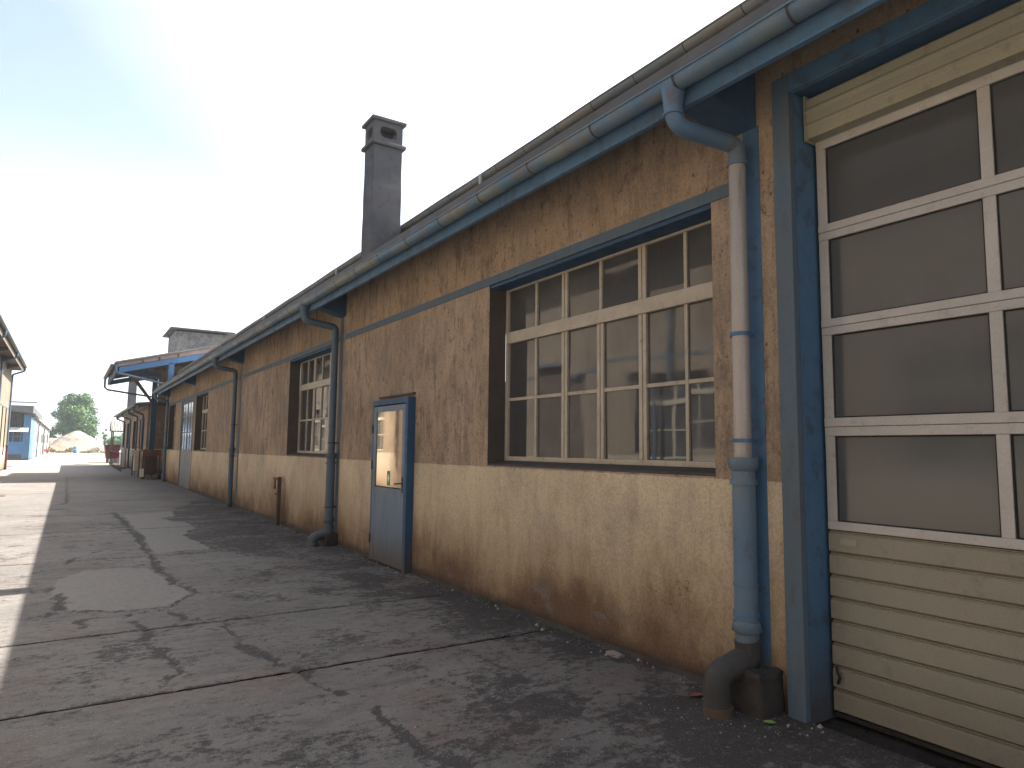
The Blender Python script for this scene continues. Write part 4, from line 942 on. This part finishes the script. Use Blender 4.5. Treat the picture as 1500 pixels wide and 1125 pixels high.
# distant hills
xs = np.linspace(-1500, 2600, 140); ys = np.linspace(1500, 3000, 12); Xh, Yh = np.meshgrid(xs, ys)
Zh = (np.sin(np.clip((Yh-1500)/1500, 0, 1)*math.pi/2))*(62+fbm(Xh, Yh, .0012, 5, 3)*110)-2; nr, nc = Xh.shape
hv = np.stack([Xh, Yh, Zh], -1).reshape(-1, 3).tolist()
struct(MB().add(hv, [(i*nc+j, i*nc+j+1, (i+1)*nc+j+1, (i+1)*nc+j) for i in range(nr-1) for j in range(nc-1)], True).build('hills', 'hill'))
struct(B(-3500, 4500, 900.5, 3200, -3, -.3).build('ground', 'hill'))
# ================================================================== SMALL THINGS ON THE GROUND
def leaf(name, x, y, s, mat, label, cat, rot, z=.012):
    pts = [(0, -1), (.45, -.6), (.62, 0), (.5, .5), (.12, .95), (-.35, .7), (-.6, .1), (-.45, -.6)]
    c, sn = math.cos(rot), math.sin(rot); vs = [(x+s*(a*c-b*sn), y+s*(a*sn+b*c), z+.18*s*(a*a-.2*b)+.004) for a, b in pts]; n = len(pts)
    vs += [(p[0], p[1], p[2]-.002) for p in vs]; vs.append((x, y, z+.03*s)); vs.append((x, y, z+.03*s-.002))
    fs = [(i, (i+1) % n, 2*n) for i in range(n)]+[((i+1) % n+n, i+n, 2*n+1) for i in range(n)]+[(i, i+n, (i+1) % n+n, (i+1) % n) for i in range(n)]
    return tag(MB().add(vs, fs).build(name, mat), label, cat)
leaf('leaf', 3.46, 2.60, .036, 'leaf_g', 'fresh green leaf lying before the concrete block', 'leaf', .6)['group'] = 'fallen leaves by the concrete block'
leaf('leaf', 3.44, 3.12, .045, 'leaf_o', 'dry orange leaf beside the cast iron elbow', 'leaf', 1.2)['group'] = 'fallen leaves by the concrete block'
leaf('leaf', 3.49, 3.05, .035, 'leaf_o', 'second dry leaf tucked against the iron elbow', 'leaf', 2.2)['group'] = 'fallen leaves by the concrete block'
tag(rough_block(None, 3.55, 3.62, 3.98, 4.12, -.005, .02, 'pebble', 'stone_chip', .005), 'pale flat stone chip at the foot of the wall', 'stone')
mb = MB(); r_ = random.Random(12)
for i in range(800):
    if r_.random() < .6: x = 3.66-abs(r_.gauss(0, .10)); y = r_.uniform(2.6, 20)
    elif r_.random() < .15: x = r_.uniform(3.0, 3.75); y = r_.uniform(2.35, 3.2)
    else: x = r_.uniform(-2, 3.6); y = r_.uniform(2.2, 16)
    s = r_.uniform(.002, .007)*(2.4 if (r_.random() < .10 and x > 3.4) else 1); z = .004
    mb.add([(x-s, y-s, z), (x+s, y-s*.6, z), (x+s*.7, y+s, z), (x-s*.8, y+s*.9, z), (x, y, z+s*1.3)], [(0, 1, 4), (1, 2, 4), (2, 3, 4), (3, 0, 4)])
stuff(tag(mb.build('grit', 'pebble'), 'loose grit scattered along the wall foot and over the paving', 'grit'))
mb = MB()
for i in range(60):
    x = 3.66-abs(r_.gauss(0, .03)); y = r_.choice([4.55, 6.1, 7.4, 9.5, 12.8, 2.7])+r_.gauss(0, .12)
    for k in range(4):
        a = r_.uniform(0, 6.3); h = r_.uniform(.02, .07); mb.add([(x-.002, y, 0), (x+.002, y, 0), (x+h*.6*math.cos(a), y+h*.6*math.sin(a), h)], [(0, 1, 2)])
stuff(tag(mb.build('weeds', 'leaves2'), 'sparse dry weeds sprouting from the crack at the wall foot', 'weeds'))
# two manhole covers / drain marks in the sunny strip
for (x, y, w, d, lb) in ((-1.9, 25.5, .9, .5, 'flat iron drain cover in the sunlit strip left of the shadow edge'), (-1.65, 18.9, .6, .3, 'slotted iron gully grate near the left edge of the photo')):
    t = thing('drain_cover', (x, y, 0), lb, 'drain cover', 'drain covers in the sunlit strip'); B(x-w/2, x+w/2, y-d/2, y+d/2, .006, .012).build('cover_plate', 'iron', t)
    for k in range(6): B(x-w/2+.05+k*(w-.1)/6, x-w/2+.05+k*(w-.1)/6+.05, y-d/2+.05, y+d/2-.05, .0125, .018).build('cover_rib', 'iron', t)

# ================================================================== THE AIR
hz = bpy.data.materials.new('haze air'); hz.use_nodes = True; t_ = hz.node_tree; t_.nodes.clear()
ho = t_.nodes.new('ShaderNodeOutputMaterial'); pv = t_.nodes.new('ShaderNodeVolumePrincipled')
pv.inputs['Color'].default_value = (.86, .93, 1, 1); pv.inputs['Density'].default_value = .0005; pv.inputs['Anisotropy'].default_value = .3
t_.links.new(pv.outputs[0], ho.inputs['Volume'])
stuff(B(-3600, 4600, -80, 3300, -5, 190).build('haze', hz))
